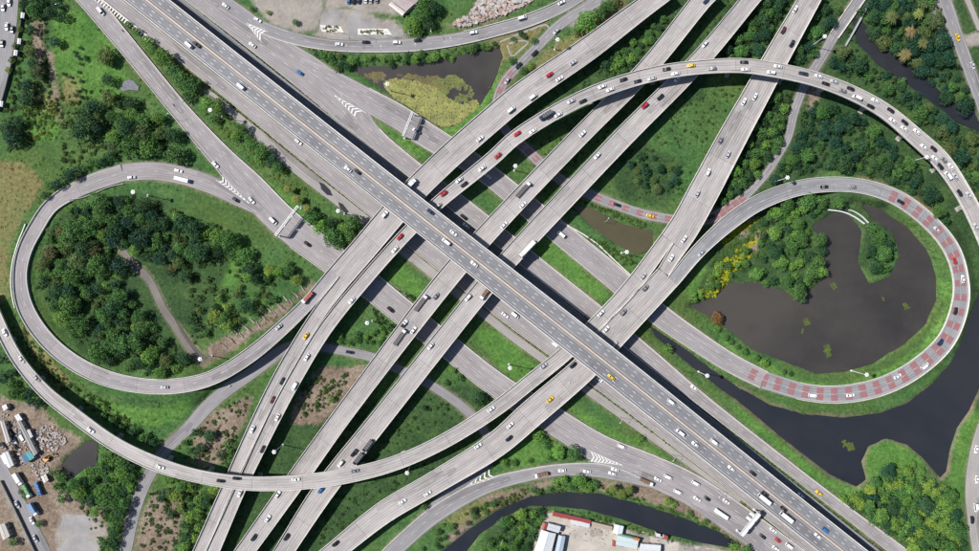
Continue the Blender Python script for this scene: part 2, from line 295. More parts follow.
# ------------------------------------------------------------------ ground sheet
def poly_w(pp): return np.array([W(x, y)[:2] for x, y in pp])
def sdist(P, poly):
    """signed distance to polygon (inside negative) for points in bbox, else +large"""
    out = np.full(len(P), 1e3); lo = poly.min(0)-14; hi = poly.max(0)+14
    k = np.where((P[:, 0] > lo[0]) & (P[:, 0] < hi[0]) & (P[:, 1] > lo[1]) & (P[:, 1] < hi[1]))[0]
    if not len(k): return out
    q = P[k]; d = np.full(len(k), 1e9); ins = np.zeros(len(k), bool); n = len(poly)
    for i in range(n):
        a, b = poly[i], poly[(i+1) % n]; e = b-a; w = q-a; t = np.clip((w@e)/(e@e+1e-12), 0, 1); dd = w-t[:, None]*e; d = np.minimum(d, (dd**2).sum(1))
        c = (a[1] > q[:, 1]) != (b[1] > q[:, 1]); xs = a[0]+(q[:, 1]-a[1])*e[0]/(e[1] if abs(e[1]) > 1e-9 else 1e-9); ins ^= c & (q[:, 0] < xs)
    out[k] = np.where(ins, -1, 1)*np.sqrt(d); return out
def roaddist(P, names, extra=0.0, zmax=99, zmin=-9):
    """distance beyond the road's edge to the nearest listed road; also that road's z"""
    best = np.full(len(P), 1e3); zz = np.zeros(len(P))
    for nm in names:
        pa = RD[nm]; lo = pa.p[:, :2].min(0)-40; hi = pa.p[:, :2].max(0)+40
        k = np.where((P[:, 0] > lo[0]) & (P[:, 0] < hi[0]) & (P[:, 1] > lo[1]) & (P[:, 1] < hi[1]))[0]
        if not len(k): continue
        for c in range(0, len(k), 6000):
            kk = k[c:c+6000]; d = np.linalg.norm(P[kk][:, None, :]-pa.p[None, :, :2], axis=2)
            zok = (pa.p[:, 2] <= zmax) & (pa.p[:, 2] >= zmin); d = d-pa.hw[None, :]; d[:, ~zok] = 1e3
            j = d.argmin(1); v = d[np.arange(len(kk)), j]; b = v < best[kk]; best[kk[b]] = v[b]; zz[kk[b]] = pa.p[j[b], 2]
    return best, zz
water = {
 'lily_pond': [(350, 68), (366, 66), (400, 66), (430, 61), (470, 53), (499, 47), (503, 57), (497, 74), (489, 91), (478, 108), (455, 125), (440, 127), (415, 113), (395, 99), (378, 86)],
 'loop_pond': [(717, 297), (729, 283), (742, 283), (762, 283), (780, 289), (800, 297), (811, 290), (827, 277), (826, 240), (812, 227), (831, 214), (850, 206), (866, 204), (884, 210), (910, 228), (929, 250), (937, 277), (937, 300), (927, 324), (904, 345), (873, 364), (845, 372), (816, 374), (780, 360), (754, 350), (738, 337), (724, 326), (700, 312), (690, 306), (700, 302)],
 'moat': [(648, 322), (660, 326), (684, 346), (712, 369), (740, 388), (770, 405), (806, 414), (844, 418), (882, 413), (910, 402), (935, 382), (953, 361), (963, 339), (972, 313), (985, 280), (1000, 300), (1000, 340), (985, 378), (970, 411), (958, 428), (951, 449), (947, 472), (941, 478), (926, 461), (908, 445), (887, 439), (869, 447), (862, 462), (867, 480), (857, 487), (831, 475), (806, 456), (780, 436), (752, 412), (735, 399), (712, 383), (684, 360), (656, 337)],
 'south_canal': [(432, 560), (470, 529), (497, 511), (530, 497), (560, 492), (600, 494), (640, 504), (680, 517), (715, 530), (743, 544), (735, 549), (700, 543), (660, 533), (620, 519), (590, 511), (560, 507), (530, 506), (505, 517), (480, 535), (458, 562)],
 'yard_pond': [(60, 468), (68, 456), (88, 440), (97, 443), (96, 466), (82, 470), (68, 480)],
 'brown_pond': [(572, 205), (592, 208), (623, 224), (654, 231), (652, 249), (638, 255), (616, 244), (592, 227)],
 'river': [(852, 12), (866, 24), (890, 48), (915, 66), (940, 90), (990, 118), (990, 136), (955, 120), (930, 100), (905, 82), (880, 66), (858, 42)],
}
WZ = {'lily_pond': -.75, 'loop_pond': -.95, 'moat': -.95, 'south_canal': -.95, 'yard_pond': -.75, 'brown_pond': -.75, 'river': -.95}
cover = {
 'dirt': [[(324, 366), (352, 368), (366, 364), (357, 383), (337, 404), (330, 418), (318, 426), (290, 423), (300, 398), (309, 382)],
          [(208, 348), (245, 329), (282, 305), (312, 282), (318, 286), (275, 322), (248, 341), (216, 362), (205, 366)],
          [(196, 420), (226, 408), (250, 398), (246, 420), (234, 440), (225, 462), (205, 468), (188, 460), (195, 440)],
          [(150, 492), (172, 490), (184, 504), (180, 530), (172, 556), (134, 556), (142, 520)],
          [(0, 395), (34, 404), (58, 424), (82, 440), (60, 462), (54, 486), (72, 498), (104, 510), (108, 528), (96, 560), (48, 560), (22, 508), (0, 470), (-20, 430)],
          [(446, 27), (470, 14), (478, 0), (486, -8), (545, -10), (528, 6), (498, 18), (462, 29)],
          [(-10, 480), (4, 486), (36, 556), (-10, 560)], [(640, 484), (672, 495), (725, 523), (742, 533), (735, 538), (700, 520), (664, 506), (640, 498), (600, 488), (600, 482)],
          [(530, 484), (550, 478), (566, 482), (548, 489)], [(738, 236), (745, 218), (752, 218), (746, 238)], [(748, 248), (758, 232), (764, 234), (756, 250)], [(806, 92), (816, 86), (818, 100), (812, 112), (806, 110)],
          [(34, 22), (42, 22), (43, 74), (36, 76)], [(476, 500), (520, 488), (545, 483), (540, 492), (500, 506)], [(448, 538), (470, 516), (478, 520), (456, 545)],
          [(436, 150), (450, 166), (446, 170), (432, 155)], [(46, 52), (53, 52), (60, 92), (64, 122), (58, 122), (54, 92)]],
 'dry': [[(532, 72), (540, 55), (575, 30), (600, 8), (622, -8), (636, -8), (612, 20), (580, 46), (550, 68)], [(-10, 160), (26, 160), (42, 184), (30, 205), (14, 232), (8, 262), (8, 300), (-10, 310)], [(14, 318), (28, 330), (52, 358), (70, 378), (60, 388), (36, 366)],
         [(28, 92), (56, 94), (60, 118), (40, 110)], [(440, 520), (500, 490), (520, 490), (500, 508), (460, 532)], [(850, 180), (856, 176), (920, 200), (940, 215), (930, 220), (900, 196)], [(60, 74), (80, 76), (82, 100), (64, 104)],
         [(600, 20), (640, 8), (650, 0), (610, 40)], [(488, 40), (530, 22), (548, 20), (536, 40), (510, 60), (498, 66)]],
 'lush': [[(22, 98), (56, 102), (60, 138), (28, 144)], [(186, 238), (215, 232), (250, 244), (254, 272), (224, 290), (200, 276)], [(82, 396), (110, 402), (150, 410), (196, 396), (186, 412), (160, 428), (124, 420), (95, 408)], [(50, 14), (80, 8), (110, 40), (130, 80), (120, 96), (80, 100), (52, 70)],
          [(686, 292), (700, 268), (720, 248), (756, 222), (764, 230), (740, 262), (716, 284), (700, 304)], [(735, 400), (780, 440), (830, 480), (866, 490), (858, 500), (820, 482), (735, 414)], [(864, 444), (888, 434), (912, 442), (930, 462), (910, 470), (866, 482)], [(962, 420), (979, 400), (979, 470), (962, 500), (948, 500)],
          [(366, 112), (398, 124), (428, 158), (412, 158), (385, 138)], [(430, 130), (462, 126), (494, 78), (503, 70), (500, 95), (470, 128), (448, 142)], [(530, 224), (560, 246), (610, 292), (600, 304), (566, 282), (530, 256)], [(566, 404), (610, 426), (680, 466), (740, 502), (752, 516), (690, 482), (600, 436)], [(500, 448), (536, 432), (560, 446), (552, 462), (510, 468)], [(720, 340), (760, 360), (806, 380), (850, 384), (910, 358), (945, 310), (940, 280), (948, 282), (950, 310), (930, 345), (876, 380), (806, 388), (740, 360)],
          [(386, 456), (420, 420), (448, 398), (470, 412), (440, 436)], [(470, 330), (500, 330), (540, 370), (530, 384), (500, 370)], [(400, 262), (430, 290), (420, 304), (388, 280)], [(225, 152), (245, 160), (330, 232), (310, 226), (250, 180)]],
 'deep': [[(560, -10), (760, -10), (720, 60), (700, 100), (640, 130), (560, 130), (480, 170), (470, 160), (560, 80), (640, 20)], [(590, 150), (640, 140), (684, 165), (665, 205), (620, 198)], [(730, -10), (990, -10), (990, 420), (960, 400), (970, 300), (930, 210), (830, 170), (740, 220), (690, 220), (780, 70)], [(730, 210), (830, 195), (880, 200), (900, 240), (820, 300), (690, 306)], [(850, 506), (880, 480), (950, 490), (975, 560), (880, 560)],  # deep: dark green growth; the right-hand areas also carry shade as ground colour
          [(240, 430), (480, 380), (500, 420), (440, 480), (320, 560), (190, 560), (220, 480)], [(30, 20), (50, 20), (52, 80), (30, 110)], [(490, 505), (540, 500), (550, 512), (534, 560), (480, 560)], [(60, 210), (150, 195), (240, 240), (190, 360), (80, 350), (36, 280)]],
 'pave': [[(252, -10), (326, -10), (322, 12), (318, 30), (300, 33), (275, 23), (256, 10)], [(326, -10), (400, -10), (404, 12), (394, 18), (345, 8), (326, 12)], [(100, -10), (112, -10), (160, 34), (176, 50), (168, 52), (148, 36), (104, 0)], [(322, 12), (346, 9), (396, 20), (406, 36), (402, 40), (340, 42), (312, 36), (318, 30)], [(545, 513), (556, 513), (620, 528), (660, 538), (735, 552), (735, 566), (528, 566), (534, 540)], [(62, 514), (98, 518), (108, 530), (98, 556), (68, 566), (52, 540)], [(930, -10), (942, -10), (950, 24), (944, 44), (932, 14)], [(960, 36), (985, 32), (985, 42), (968, 48)], [(568, 12), (600, -10), (620, -10), (590, 22), (572, 30), (562, 24)], [(0, 476), (16, 500), (40, 551), (36, 560), (0, 490)]],
}
ax = lambda lim, stp: np.concatenate([-np.geomspace(4000, lim+6, 14), np.arange(-lim, lim+.01, stp), np.geomspace(lim+6, 4000, 14)])
gx, gy = ax(346, 1.5), ax(208, 1.5); GXX, GYY = np.meshgrid(gx, gy); GP = np.stack([GXX.ravel(), GYY.ravel()], 1)
def vnoise(P, sc_, seed):
    r = np.random.default_rng(seed); T = r.random((64, 64)); q = P/sc_; i = np.floor(q).astype(int); f = q-i; f = f*f*(3-2*f)
    g = lambda a, b: T[(i[:, 0]+a) % 64, (i[:, 1]+b) % 64]
    return (g(0, 0)*(1-f[:, 0])+g(1, 0)*f[:, 0])*(1-f[:, 1])+(g(0, 1)*(1-f[:, 0])+g(1, 1)*f[:, 0])*f[:, 1]
jit = (vnoise(GP, 9, 1)-.5)*4.2+(vnoise(GP, 3.5, 2)-.5)*2.2
gh = (vnoise(GP, 14, 3)-.5)*.5+(vnoise(GP, 5, 4)-.5)*.25-.06
flat, _ = roaddist(GP, GND); flyd, flyz = roaddist(GP, FLY, zmax=6.3)
low, lowz = roaddist(GP, ['west_loop', 'east_loop'], zmax=6.2)
ss = lambda x, a, b: np.clip((x-a)/(b-a), 0, 1)**2*(3-2*np.clip((x-a)/(b-a), 0, 1))
bank = lowz-.55-np.maximum(0, low-1.0)*.5
gh = np.where(low < 18, np.maximum(gh, bank), gh)
gh = gh*ss(flat, .8, 3.2)+(-.12)*(1-ss(flat, .8, 3.2))
gh = np.where((low < 1.8) & (flat > .3), np.minimum(gh, lowz-.5), gh)
wet = np.full(len(GP), 1e3)
for k, pp in water.items():
    d = sdist(GP, poly_w(pp))+jit*.35
    wet = np.minimum(wet, d)
isl = np.minimum(sdist(GP, poly_w([(866, 234), (876, 224), (892, 236), (897, 256), (888, 274), (872, 280), (862, 262)])), sdist(GP, poly_w([(856, 205), (866, 214), (876, 230), (870, 236), (860, 222), (850, 210)])))
wet = np.where(isl < 0, np.maximum(wet, 2.5), np.maximum(wet, np.where(isl < 3, 2.5-isl, -99)))
gh = np.where(wet < 5, np.minimum(gh, gh*ss(wet, -1.5, 4)-2.4*(1-ss(wet, -2.2, 2.0))*ss(flat, .8, 3)), gh)
inside = (np.abs(GP[:, 0]) < 350) & (np.abs(GP[:, 1]) < 212); gh = np.where(inside, gh, np.minimum(gh, 0))
nx, ny = len(gx), len(gy); GHm = gh.reshape(ny, nx)
def gz(x, y):
    i = int(np.clip(np.searchsorted(gx, x)-1, 0, nx-2)); j = int(np.clip(np.searchsorted(gy, y)-1, 0, ny-2))
    fx = (x-gx[i])/(gx[i+1]-gx[i]); fy = (y-gy[j])/(gy[j+1]-gy[j])
    return float((GHm[j, i]*(1-fx)+GHm[j, i+1]*fx)*(1-fy)+(GHm[j+1, i]*(1-fx)+GHm[j+1, i+1]*fx)*fy)
def groundmat():
    m, t, b = newmat('ground_cover'); g = N(t, 'ShaderNodeNewGeometry').outputs['Position']
    big = noise(t, g, 0.012, 4, 0.6); mid = noise(t, g, 0.06, 6, 0.68); fine = noise(t, g, 0.45, 6, 0.78); tuft = noise(t, g, 1.6, 3, 0.75)
    A = lambda n_: N(t, 'ShaderNodeAttribute', attribute_name=n_).outputs['Fac']
    c = ramp(t, mid, [(0.3, (0.034, 0.086, 0.030)), (0.5, (0.058, 0.132, 0.042)), (0.72, (0.100, 0.168, 0.058))])
    c = mix(t, math_(t, 'MULTIPLY', ramp(t, big, [(0.42, (0, 0, 0)), (0.62, (1, 1, 1))]), 0.5), c, (0.088, 0.120, 0.030))
    def edge(a, w=0.9): return math_(t, 'ADD', math_(t, 'MULTIPLY', math_(t, 'SUBTRACT', a, 0.5), 1.5), math_(t, 'ADD', 0.5, math_(t, 'MULTIPLY', math_(t, 'SUBTRACT', fine, 0.5), w*1.8)), True)
    lush = ramp(t, mid, [(0.35, (0.060, 0.150, 0.032)), (0.6, (0.100, 0.205, 0.048)), (0.8, (0.155, 0.240, 0.072))])
    c = mix(t, edge(A('lush')), c, lush)
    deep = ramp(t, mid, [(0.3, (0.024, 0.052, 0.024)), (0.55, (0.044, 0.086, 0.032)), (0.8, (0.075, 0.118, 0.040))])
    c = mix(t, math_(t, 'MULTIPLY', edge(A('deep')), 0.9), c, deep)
    dry = ramp(t, mid, [(0.3, (0.155, 0.135, 0.058)), (0.55, (0.235, 0.195, 0.092)), (0.8, (0.115, 0.14, 0.045))])
    c = mix(t, math_(t, 'MULTIPLY', edge(A('dry'), 1.2), ramp(t, mid, [(0.35, (1, 1, 1)), (0.62, (0.45, 0.45, 0.45))])), c, dry)
    dirt = ramp(t, mid, [(0.28, (0.115, 0.085, 0.062)), (0.5, (0.215, 0.168, 0.130)), (0.75, (0.31, 0.255, 0.21))])
    c = mix(t, edge(A('dirt'), 1.2), c, dirt)
    c = mix(t, 1.0, c, ramp(t, fine, [(0.25, (0.55, 0.58, 0.6)), (0.5, (1, 1, 1)), (0.78, (1.5, 1.42, 1.3))]), 'MULTIPLY')
    c = mix(t, 1.0, c, ramp(t, tuft, [(0.25, (0.62, 0.66, 0.66)), (0.5, (1, 1, 1)), (0.75, (1.35, 1.32, 1.25))]), 'MULTIPLY')
    c = mix(t, math_(t, 'MULTIPLY', edge(A('verge'), 1.0), 0.75), c, ramp(t, mid, [(0.3, (0.13, 0.115, 0.075)), (0.7, (0.24, 0.21, 0.155))]))
    pave = ramp(t, mid, [(0.28, (0.20, 0.182, 0.165)), (0.52, (0.30, 0.272, 0.242)), (0.75, (0.38, 0.345, 0.305))])
    c = mix(t, edge(A('pave'), 0.5), c, pave)
    c = mix(t, edge(A('shore'), 0.8), c, ramp(t, mid, [(0.3, (0.12, 0.10, 0.065)), (0.7, (0.21, 0.18, 0.125))]))
    c = mix(t, 1.0, c, ramp(t, fine, [(0.3, (0.82, 0.82, 0.83)), (0.7, (1.16, 1.15, 1.13))]), 'MULTIPLY')
    t.links.new(c, b.inputs['Base Color']); b.inputs['Roughness'].default_value = 0.95; b.inputs['Specular IOR Level'].default_value = 0.1
    bp = N(t, 'ShaderNodeBump'); bp.inputs['Strength'].default_value = 0.9; bp.inputs['Distance'].default_value = 0.55
    t.links.new(math_(t, 'ADD', fine, tuft), bp.inputs['Height']); t.links.new(bp.outputs[0], b.inputs['Normal'])
    return m
M['ground'] = groundmat()
idx = np.arange(nx*ny).reshape(ny, nx); F = np.stack([idx[:-1, :-1], idx[:-1, 1:], idx[1:, 1:], idx[1:, :-1]], -1).reshape(-1, 4)
me = fastmesh('ground', np.column_stack([GP, gh]), F, 4, M['ground'], True)
for k, polys in cover.items():
    d = np.full(len(GP), 1e3)
    for pp in polys: d = np.minimum(d, sdist(GP, poly_w(pp)))
    a = me.attributes.new(k, 'FLOAT', 'POINT'); a.data.foreach_set('value', np.clip(.5-(d+jit*.8)/5, 0, 1).astype(np.float32))
a = me.attributes.new('shore', 'FLOAT', 'POINT'); sh = np.clip(1-np.abs(wet-.6)/2.0, 0, 1)*(.45+.75*vnoise(GP, 11, 77))*np.where((GP[:, 0] > 150) & (GP[:, 1] < -70), 1.0, .35); a.data.foreach_set('value', sh.astype(np.float32))
a = me.attributes.new('verge', 'FLOAT', 'POINT'); a.data.foreach_set('value', (np.clip(1-(flat-.2)/2.2, 0, 1)*np.where(flat > -2, 1, 0)*(.25+.9*vnoise(GP, 13, 88))).astype(np.float32))
tag(link('ground', me), kind='structure', label='green interchange ground of grass, scrub and bare soil')
# ------------------------------------------------------------------ water
def watermat(name, c1, c2, rough=0.2):
    m, t, b = newmat(name); g = N(t, 'ShaderNodeNewGeometry').outputs['Position']; f = math_(t, 'ADD', math_(t, 'MULTIPLY', noise(t, g, 0.009, 4, 0.6), 0.75), math_(t, 'MULTIPLY', noise(t, g, 0.07, 6, 0.7), 0.25))
    t.links.new(ramp(t, f, [(0.36, c1), (0.62, c2)]), b.inputs['Base Color']); b.inputs['Roughness'].default_value = rough
    bp = N(t, 'ShaderNodeBump'); bp.inputs['Strength'].default_value = 0.35; bp.inputs['Distance'].default_value = 0.08
    t.links.new(noise(t, g, 0.9, 3, 0.6), bp.inputs['Height']); t.links.new(bp.outputs[0], b.inputs['Normal']); return m
wm = {'brown': watermat('brown_water', (0.031, 0.029, 0.028), (0.060, 0.054, 0.048)), 'dark': watermat('dark_water', (0.013, 0.017, 0.024), (0.026, 0.027, 0.031)), 'mud': watermat('muddy_water', (0.062, 0.056, 0.032), (0.088, 0.076, 0.045))}
for k, pp in water.items():
    q = poly_w(pp); c = q.mean(0)
    V = [(*p, WZ[k]) for p in q]
    o = MO(k, V, [tuple(range(len(V)))], wm['mud' if k == 'brown_pond' else 'dark' if k in ('moat', 'south_canal', 'river') else 'brown']); tag(o, kind='structure')
# ------------------------------------------------------------------ carriageways
def strip(path, l0, l1, dz, V, F):
    n0 = len(V)
    for i in range(len(path.p)):
        a = l0[i] if hasattr(l0, '__len__') else l0; b = l1[i] if hasattr(l1, '__len__') else l1
        V.append(path.p[i]+path.n[i]*a+np.array((0, 0, dz))); V.append(path.p[i]+path.n[i]*b+np.array((0, 0, dz)))
    for i in range(len(path.p)-1): F.append((n0+2*i, n0+2*i+1, n0+2*i+3, n0+2*i+2))
def markings(path, parent, lanes, on=3.0, off=7.0, w=.2, edge=.55, dz=.02, s0=0, s1=None, edges=True, lat=None):
    V, F = [], []; s1 = path.L if s1 is None else s1
    ds = s0
    while lanes > 1 and ds < s1-on:
        c = path.cut(ds, ds+on, 3)
        for k in range(1, lanes):
            f = -1+2*k/lanes; l = (c.hw-edge-.3)*f; strip(c, l-w/2, l+w/2, dz, V, F)
        ds += on+off
    if V: tag(MO('lane_dash_marking', V, F, M['worn'], parent), kind='stuff')
    if edges:
        c = path.cut(s0, s1, 3)
        for sgn in (-1, 1):
            V, F = [], []; strip(c, sgn*(c.hw-edge)-.07, sgn*(c.hw-edge)+.07, dz, V, F); MO('edge_line', V, F, M['worn'], parent)
FL = {   # name: (material, lanes, label)
 'main': ('main', 6, 'straight six lane expressway viaduct with cream median crossing the picture diagonally'),
 'north': ('deck', 3, 'wide pale flyover running from beneath the expressway to the top edge'),
 'west': ('deck', 2, 'narrow flyover along the left loop branch down to the bottom edge'),
 'top_loop': ('deck', 2, 'long curved flyover ramp sweeping over the others to the right edge'),
 'inner_straight': ('deck', 3, 'straight flyover carrying flatbed trucks, left of the paired straight flyovers'),
 'outer_straight': ('deck', 3, 'straight flyover carrying the white box truck, right of the paired straight flyovers'),
 'west_curve': ('deck', 2, 'long curved flyover ramp entering from the left edge over three straight flyovers'),
 'south': ('deck', 3, 'wide pale flyover running from the bottom edge beneath the expressway'),
 'south_link': ('deck', 1, 'short flyover link beside the split of the right loop ramp'),
 'north_east': ('deck', 4, 'wide flyover climbing from the right loop split to the top edge'),
 'west_loop': ('front', 2, 'left loop ramp circling the wooded park'),
 'east_loop': ('deckgrey', 2, 'right loop ramp with red bands circling the pond')}
EXTRA = {'west_loop': 'front'}
def pier_ok(p, me_name, z):
    q = np.array([p[:2]])
    for nm in RD:
        if nm == me_name: continue
        pa = RD[nm]; d = np.linalg.norm(pa.p[:, :2]-q, axis=1)-pa.hw; j = d.argmin()
        if d[j] < 1.5 and pa.p[j, 2] < z-1.5: return False
    return True
fly_root = {}
for nm in FLY:
    mk, lanes, lab = FL[nm]; pa = RD[nm]; p0 = pa.p[len(pa.p)//2]
    root = empty('flyover' if nm != 'main' else 'expressway_viaduct', (0, 0, 0)); tag(root, lab, 'flyover', 'interchange flyovers'); fly_root[nm] = root
    nsp = max(1, round(pa.L/31)); bounds = np.linspace(0, pa.L, nsp+1)
    for a, b in zip(bounds[:-1], bounds[1:]):
        c = pa.cut(a+(.025 if a > 0 else 0), b-(.025 if b < pa.L else 0)); zmid = c.p[len(c.p)//2][2]
        if zmid > 3.5: prof = lambda hw: [(-hw, 0), (hw, 0), (hw, -.38), (hw*.62, -.75), (hw*.5, -1.75), (-hw*.5, -1.75), (-hw*.62, -.75), (-hw, -.38)]; mi = [0, 1, 1, 1, 1, 1, 1, 1, 1]
        else: prof = lambda hw: [(-hw, 0), (hw, 0), (hw, -.42), (-hw, -.42)]; mi = [0, 1, 1, 1, 1]
        sweep(c, prof, [M[mk], M['conc']], 'deck_span', root, mi, True, a)
    for a in bounds[1:-1]:
        c = pa.cut(a-.08, a+.08, .1); V, F = [], []; strip(c, -c.hw+.4, c.hw-.4, .012, V, F); MO('expansion_joint', V, F, M['joint'], root)
    for sgn in (-1, 1):
        if nm in ('west', 'west_loop', 'top_loop', 'south_link', 'east_loop') and False: pass
        w = .38 if nm != 'main' else .65
        pf = (lambda hw: [(-hw-.02, -.3), (-hw-.02, .95), (-hw+w*.7, .95), (-hw+w, .004)]) if sgn < 0 else (lambda hw: [(hw-w, .004), (hw-w*.7, .95), (hw+.02, .95), (hw+.02, -.3)])
        sweep(pa.cut(0, float(pa.s[np.where(pa.p[:, 2] > .32)[0][-1]])), pf, M['barrier'], 'parapet', root)
    if nm == 'main':
        sweep(pa, lambda hw: [(-.62, .004), (-.25, .85), (.25, .85), (.62, .004)], M['cream'], 'median_barrier', root)
        for sgn in (-1, 1):
            V, F = [], []; ds = 2
            while ds < pa.L-3:
                c = pa.cut(ds, ds+2.4)
                for f in (.37, .66): strip(c, sgn*c.hw*f-.11, sgn*c.hw*f+.11, .02, V, F)
                ds += 7.2
            tag(MO('lane_dash_marking', V, F, M['white'], root), kind='stuff')
            for q in (1.7, None):
                V, F = [], []; l = sgn*(np.full(len(pa.p), 1.6) if q else pa.hw-1.5); strip(pa, l-.08, l+.08, .02, V, F); MO('edge_line', V, F, M['cream'] if q else M['white'], root)
    else: markings(pa, root, lanes, 3, 6.5, edge=1.15)
    for a in bounds[1:-1]:
        for sh in (0, 4, -4, 8, -8, 12, -12):
            p, t_, n_, hw = pa.at(a+sh)
            if p[2] > 3.4 and pier_ok(p, nm, p[2]):
                g0 = gz(p[0], p[1])-.4; rz = math.atan2(n_[1], n_[0]); b = MB()
                if p[2]-1.75 > g0+2:
                    top = p[2]-1.73; wcap = hw*1.15
                    if hw > 8:
                        for s_ in (-.5, .5): b.box((p[0]+n_[0]*hw*s_, p[1]+n_[1]*hw*s_, (g0+top-1.3)/2), (1.9, 1.6, top-1.3-g0), rz)
                    else: b.box((p[0], p[1], (g0+top-1.3)/2), (2.6, 1.7, top-1.3-g0), rz)
                    b.box((p[0], p[1], top-.65), (wcap*1.15, 2.0, 1.3), rz); b.box((p[0], p[1], g0+.25), (min(5.5, wcap), 3.0, .9), rz)
                    b.build('pier', M['conc'], root)
                break
GR = {  # name: material, lanes, barrier sides
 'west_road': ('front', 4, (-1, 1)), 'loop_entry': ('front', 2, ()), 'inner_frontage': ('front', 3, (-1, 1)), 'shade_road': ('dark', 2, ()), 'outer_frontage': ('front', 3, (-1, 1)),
 'top_road': ('asph', 2, (1, -1)), 'chequer_lane': ('asph', 2, ()), 'lane_bridge': ('asph', 2, (-1, 1)), 'south_frontage': ('front', 2, (1,)), 'grey_track': ('path', 1, ()), 'bottom_curve': ('asph', 2, (-1,)),
 'slip_link': ('asph', 1, ()), 'service_road': ('asph', 1, ()), 'yard_road': ('asph', 1, ()), 'corner_street': ('asph', 2, ()), 'river_road': ('asph', 2, ()), 'side_street': ('path', 1, ()), 'canal_road': ('path', 1, ()), 'garden_path': ('soil', 1, ())}
groot = {}
for nm in GND:
    mk, lanes, bs = GR[nm]; pa = RD[nm]
    o = sweep(pa, lambda hw: [(-hw, 0), (hw, 0), (hw, -.5), (-hw, -.5)], M[mk], nm, None); tag(o, kind='structure'); groot[nm] = o
    if nm not in ('grey_track', 'garden_path', 'side_street', 'canal_road', 'service_road', 'yard_road', 'slip_link', 'corner_street'):
        markings(pa, o, lanes, 3, 6 if nm == 'shade_road' else 7, edge=.9, edges=nm != 'loop_entry')
    skip = {'west_road': [(.0, .0)]}
    for sgn in bs:
        a0, a1 = 0, pa.L
        if nm == 'west_road' and sgn == 1: segs = [(0, 150), (214, pa.L*.68)]
        elif nm == 'outer_frontage' and sgn == 1: segs = [(88, pa.L)]
        elif nm == 'outer_frontage': segs = [(48, pa.L)]
        elif nm == 'inner_frontage' and sgn == -1: segs = [(196, pa.L)]
        elif nm == 'top_road' and sgn == -1: segs = [(165, pa.L)]
        elif nm == 'top_road' and sgn == 1: segs = [(28, pa.L-30)]
        else: segs = [(0, pa.L)]
        for a, b in segs:
            c = pa.cut(a, b); pf = (lambda hw: [(-hw-.05, -.45), (-hw-.05, .8), (-hw+.25, .8), (-hw+.45, .004)]) if sgn < 0 else (lambda hw: [(hw-.45, .004), (hw-.25, .8), (hw+.05, .8), (hw+.05, -.45)])
            sweep(c, pf, M['barrier'], 'barrier', o)
    if nm == 'lane_bridge':
        b = MB()
        for d in (12, 26):
            p, t_, n_, hw = pa.at(d); b.box((p[0], p[1], p[2]-1.6), (hw*1.8, .8, 2.6), math.atan2(n_[1], n_[0]))
        b.build('pier', M['conc'], o)
# red bands
def bands(nm, parent, px0, px1, gap, ln, frac=.72):
    pa = RD[nm]; q = []
    for (x, y) in (px0, px1):
        d = [((W(x, y, p[2])[0]-p[0])**2+(W(x, y, p[2])[1]-p[1])**2) for p in pa.p]; q.append(pa.s[int(np.argmin(d))])
    a, b = sorted(q); s_ = a
    while s_ < b:
        c = pa.cut(s_, s_+ln, 1.5)
        for l0, l1 in ((-frac, -.05), (.05, frac)):
            V, F = [], []; strip(c, c.hw*l0, c.hw*l1, .014, V, F); MO('red_surface_band', V, F, M['redp'], parent)
        s_ += gap
bands('east_loop', fly_root['east_loop'], (890, 197), (764, 380), 9.3, 4.5)
bands('outer_frontage', groot['outer_frontage'], (748, 373), (764, 380), 9.3, 4.5, .6)
bands('chequer_lane', groot['chequer_lane'], (512, 72), (500, 112), 6.4, 4.2, .7); bands('chequer_lane', groot['chequer_lane'], (518, 142), (545, 166), 6.4, 4, .7)
bands('chequer_lane', groot['chequer_lane'], (594, 196), (690, 222), 9.5, 4.2, .7); bands('chequer_lane', groot['chequer_lane'], (704, 220), (742, 198), 5.2, 4.4, .8)
# gore chevrons
def gore(parent, tip, base_a, base_b, n, z, w=.55):
    """painted chevrons filling the wedge tip - base_a - base_b (photo pixels)"""
    T = np.array(W(*tip)[:2]); A = np.array(W(*base_a)[:2]); B = np.array(W(*base_b)[:2]); V, F = [], []
    for i in range(n):
        f = .12+.86*i/n; a = T+(A-T)*f; b = T+(B-T)*f; ax_ = ((A+B)/2-T); ax_ = ax_/np.linalg.norm(ax_); m = (a+b)/2+ax_*-1.8
        for p, q in ((a, m), (b, m)):
            k = len(V); V += [(*p, z), (*q, z), (*(q+ax_*w*1.8), z), (*(p+ax_*w*1.8), z)]; F.append((k, k+1, k+2, k+3))
    for e in (A, B):
        d = e-T; d /= np.linalg.norm(d); nn = np.array((d[1], -d[0]))*.11; k = len(V); V += [(*(T-nn), z), (*(T+nn), z), (*(e+nn), z), (*(e-nn), z)]; F.append((k, k+1, k+2, k+3))
    for f_i, f in enumerate(F):
        p = [np.array(V[i][:2]) for i in f]; ar = sum(p[i][0]*p[(i+1) % 4][1]-p[(i+1) % 4][0]*p[i][1] for i in range(4))
        if ar < 0: F[f_i] = f[::-1]
    tag(MO('gore_chevron_marking', V, F, M['white'], parent), kind='stuff')
gore(groot['west_road'], (250, 204), (220, 174), (216, 180), 9, .19)
gore(groot['inner_frontage'], (334, 95), (366, 113), (357, 119), 7, .21)
gore(groot['top_road'], (246, 23), (268, 32), (262, 43), 6, .22)
gore(groot['west_road'], (623, 465), (588, 450), (588, 461), 9, .20)
gore(groot['slip_link'], (464, 488), (493, 466), (499, 476), 6, .20)
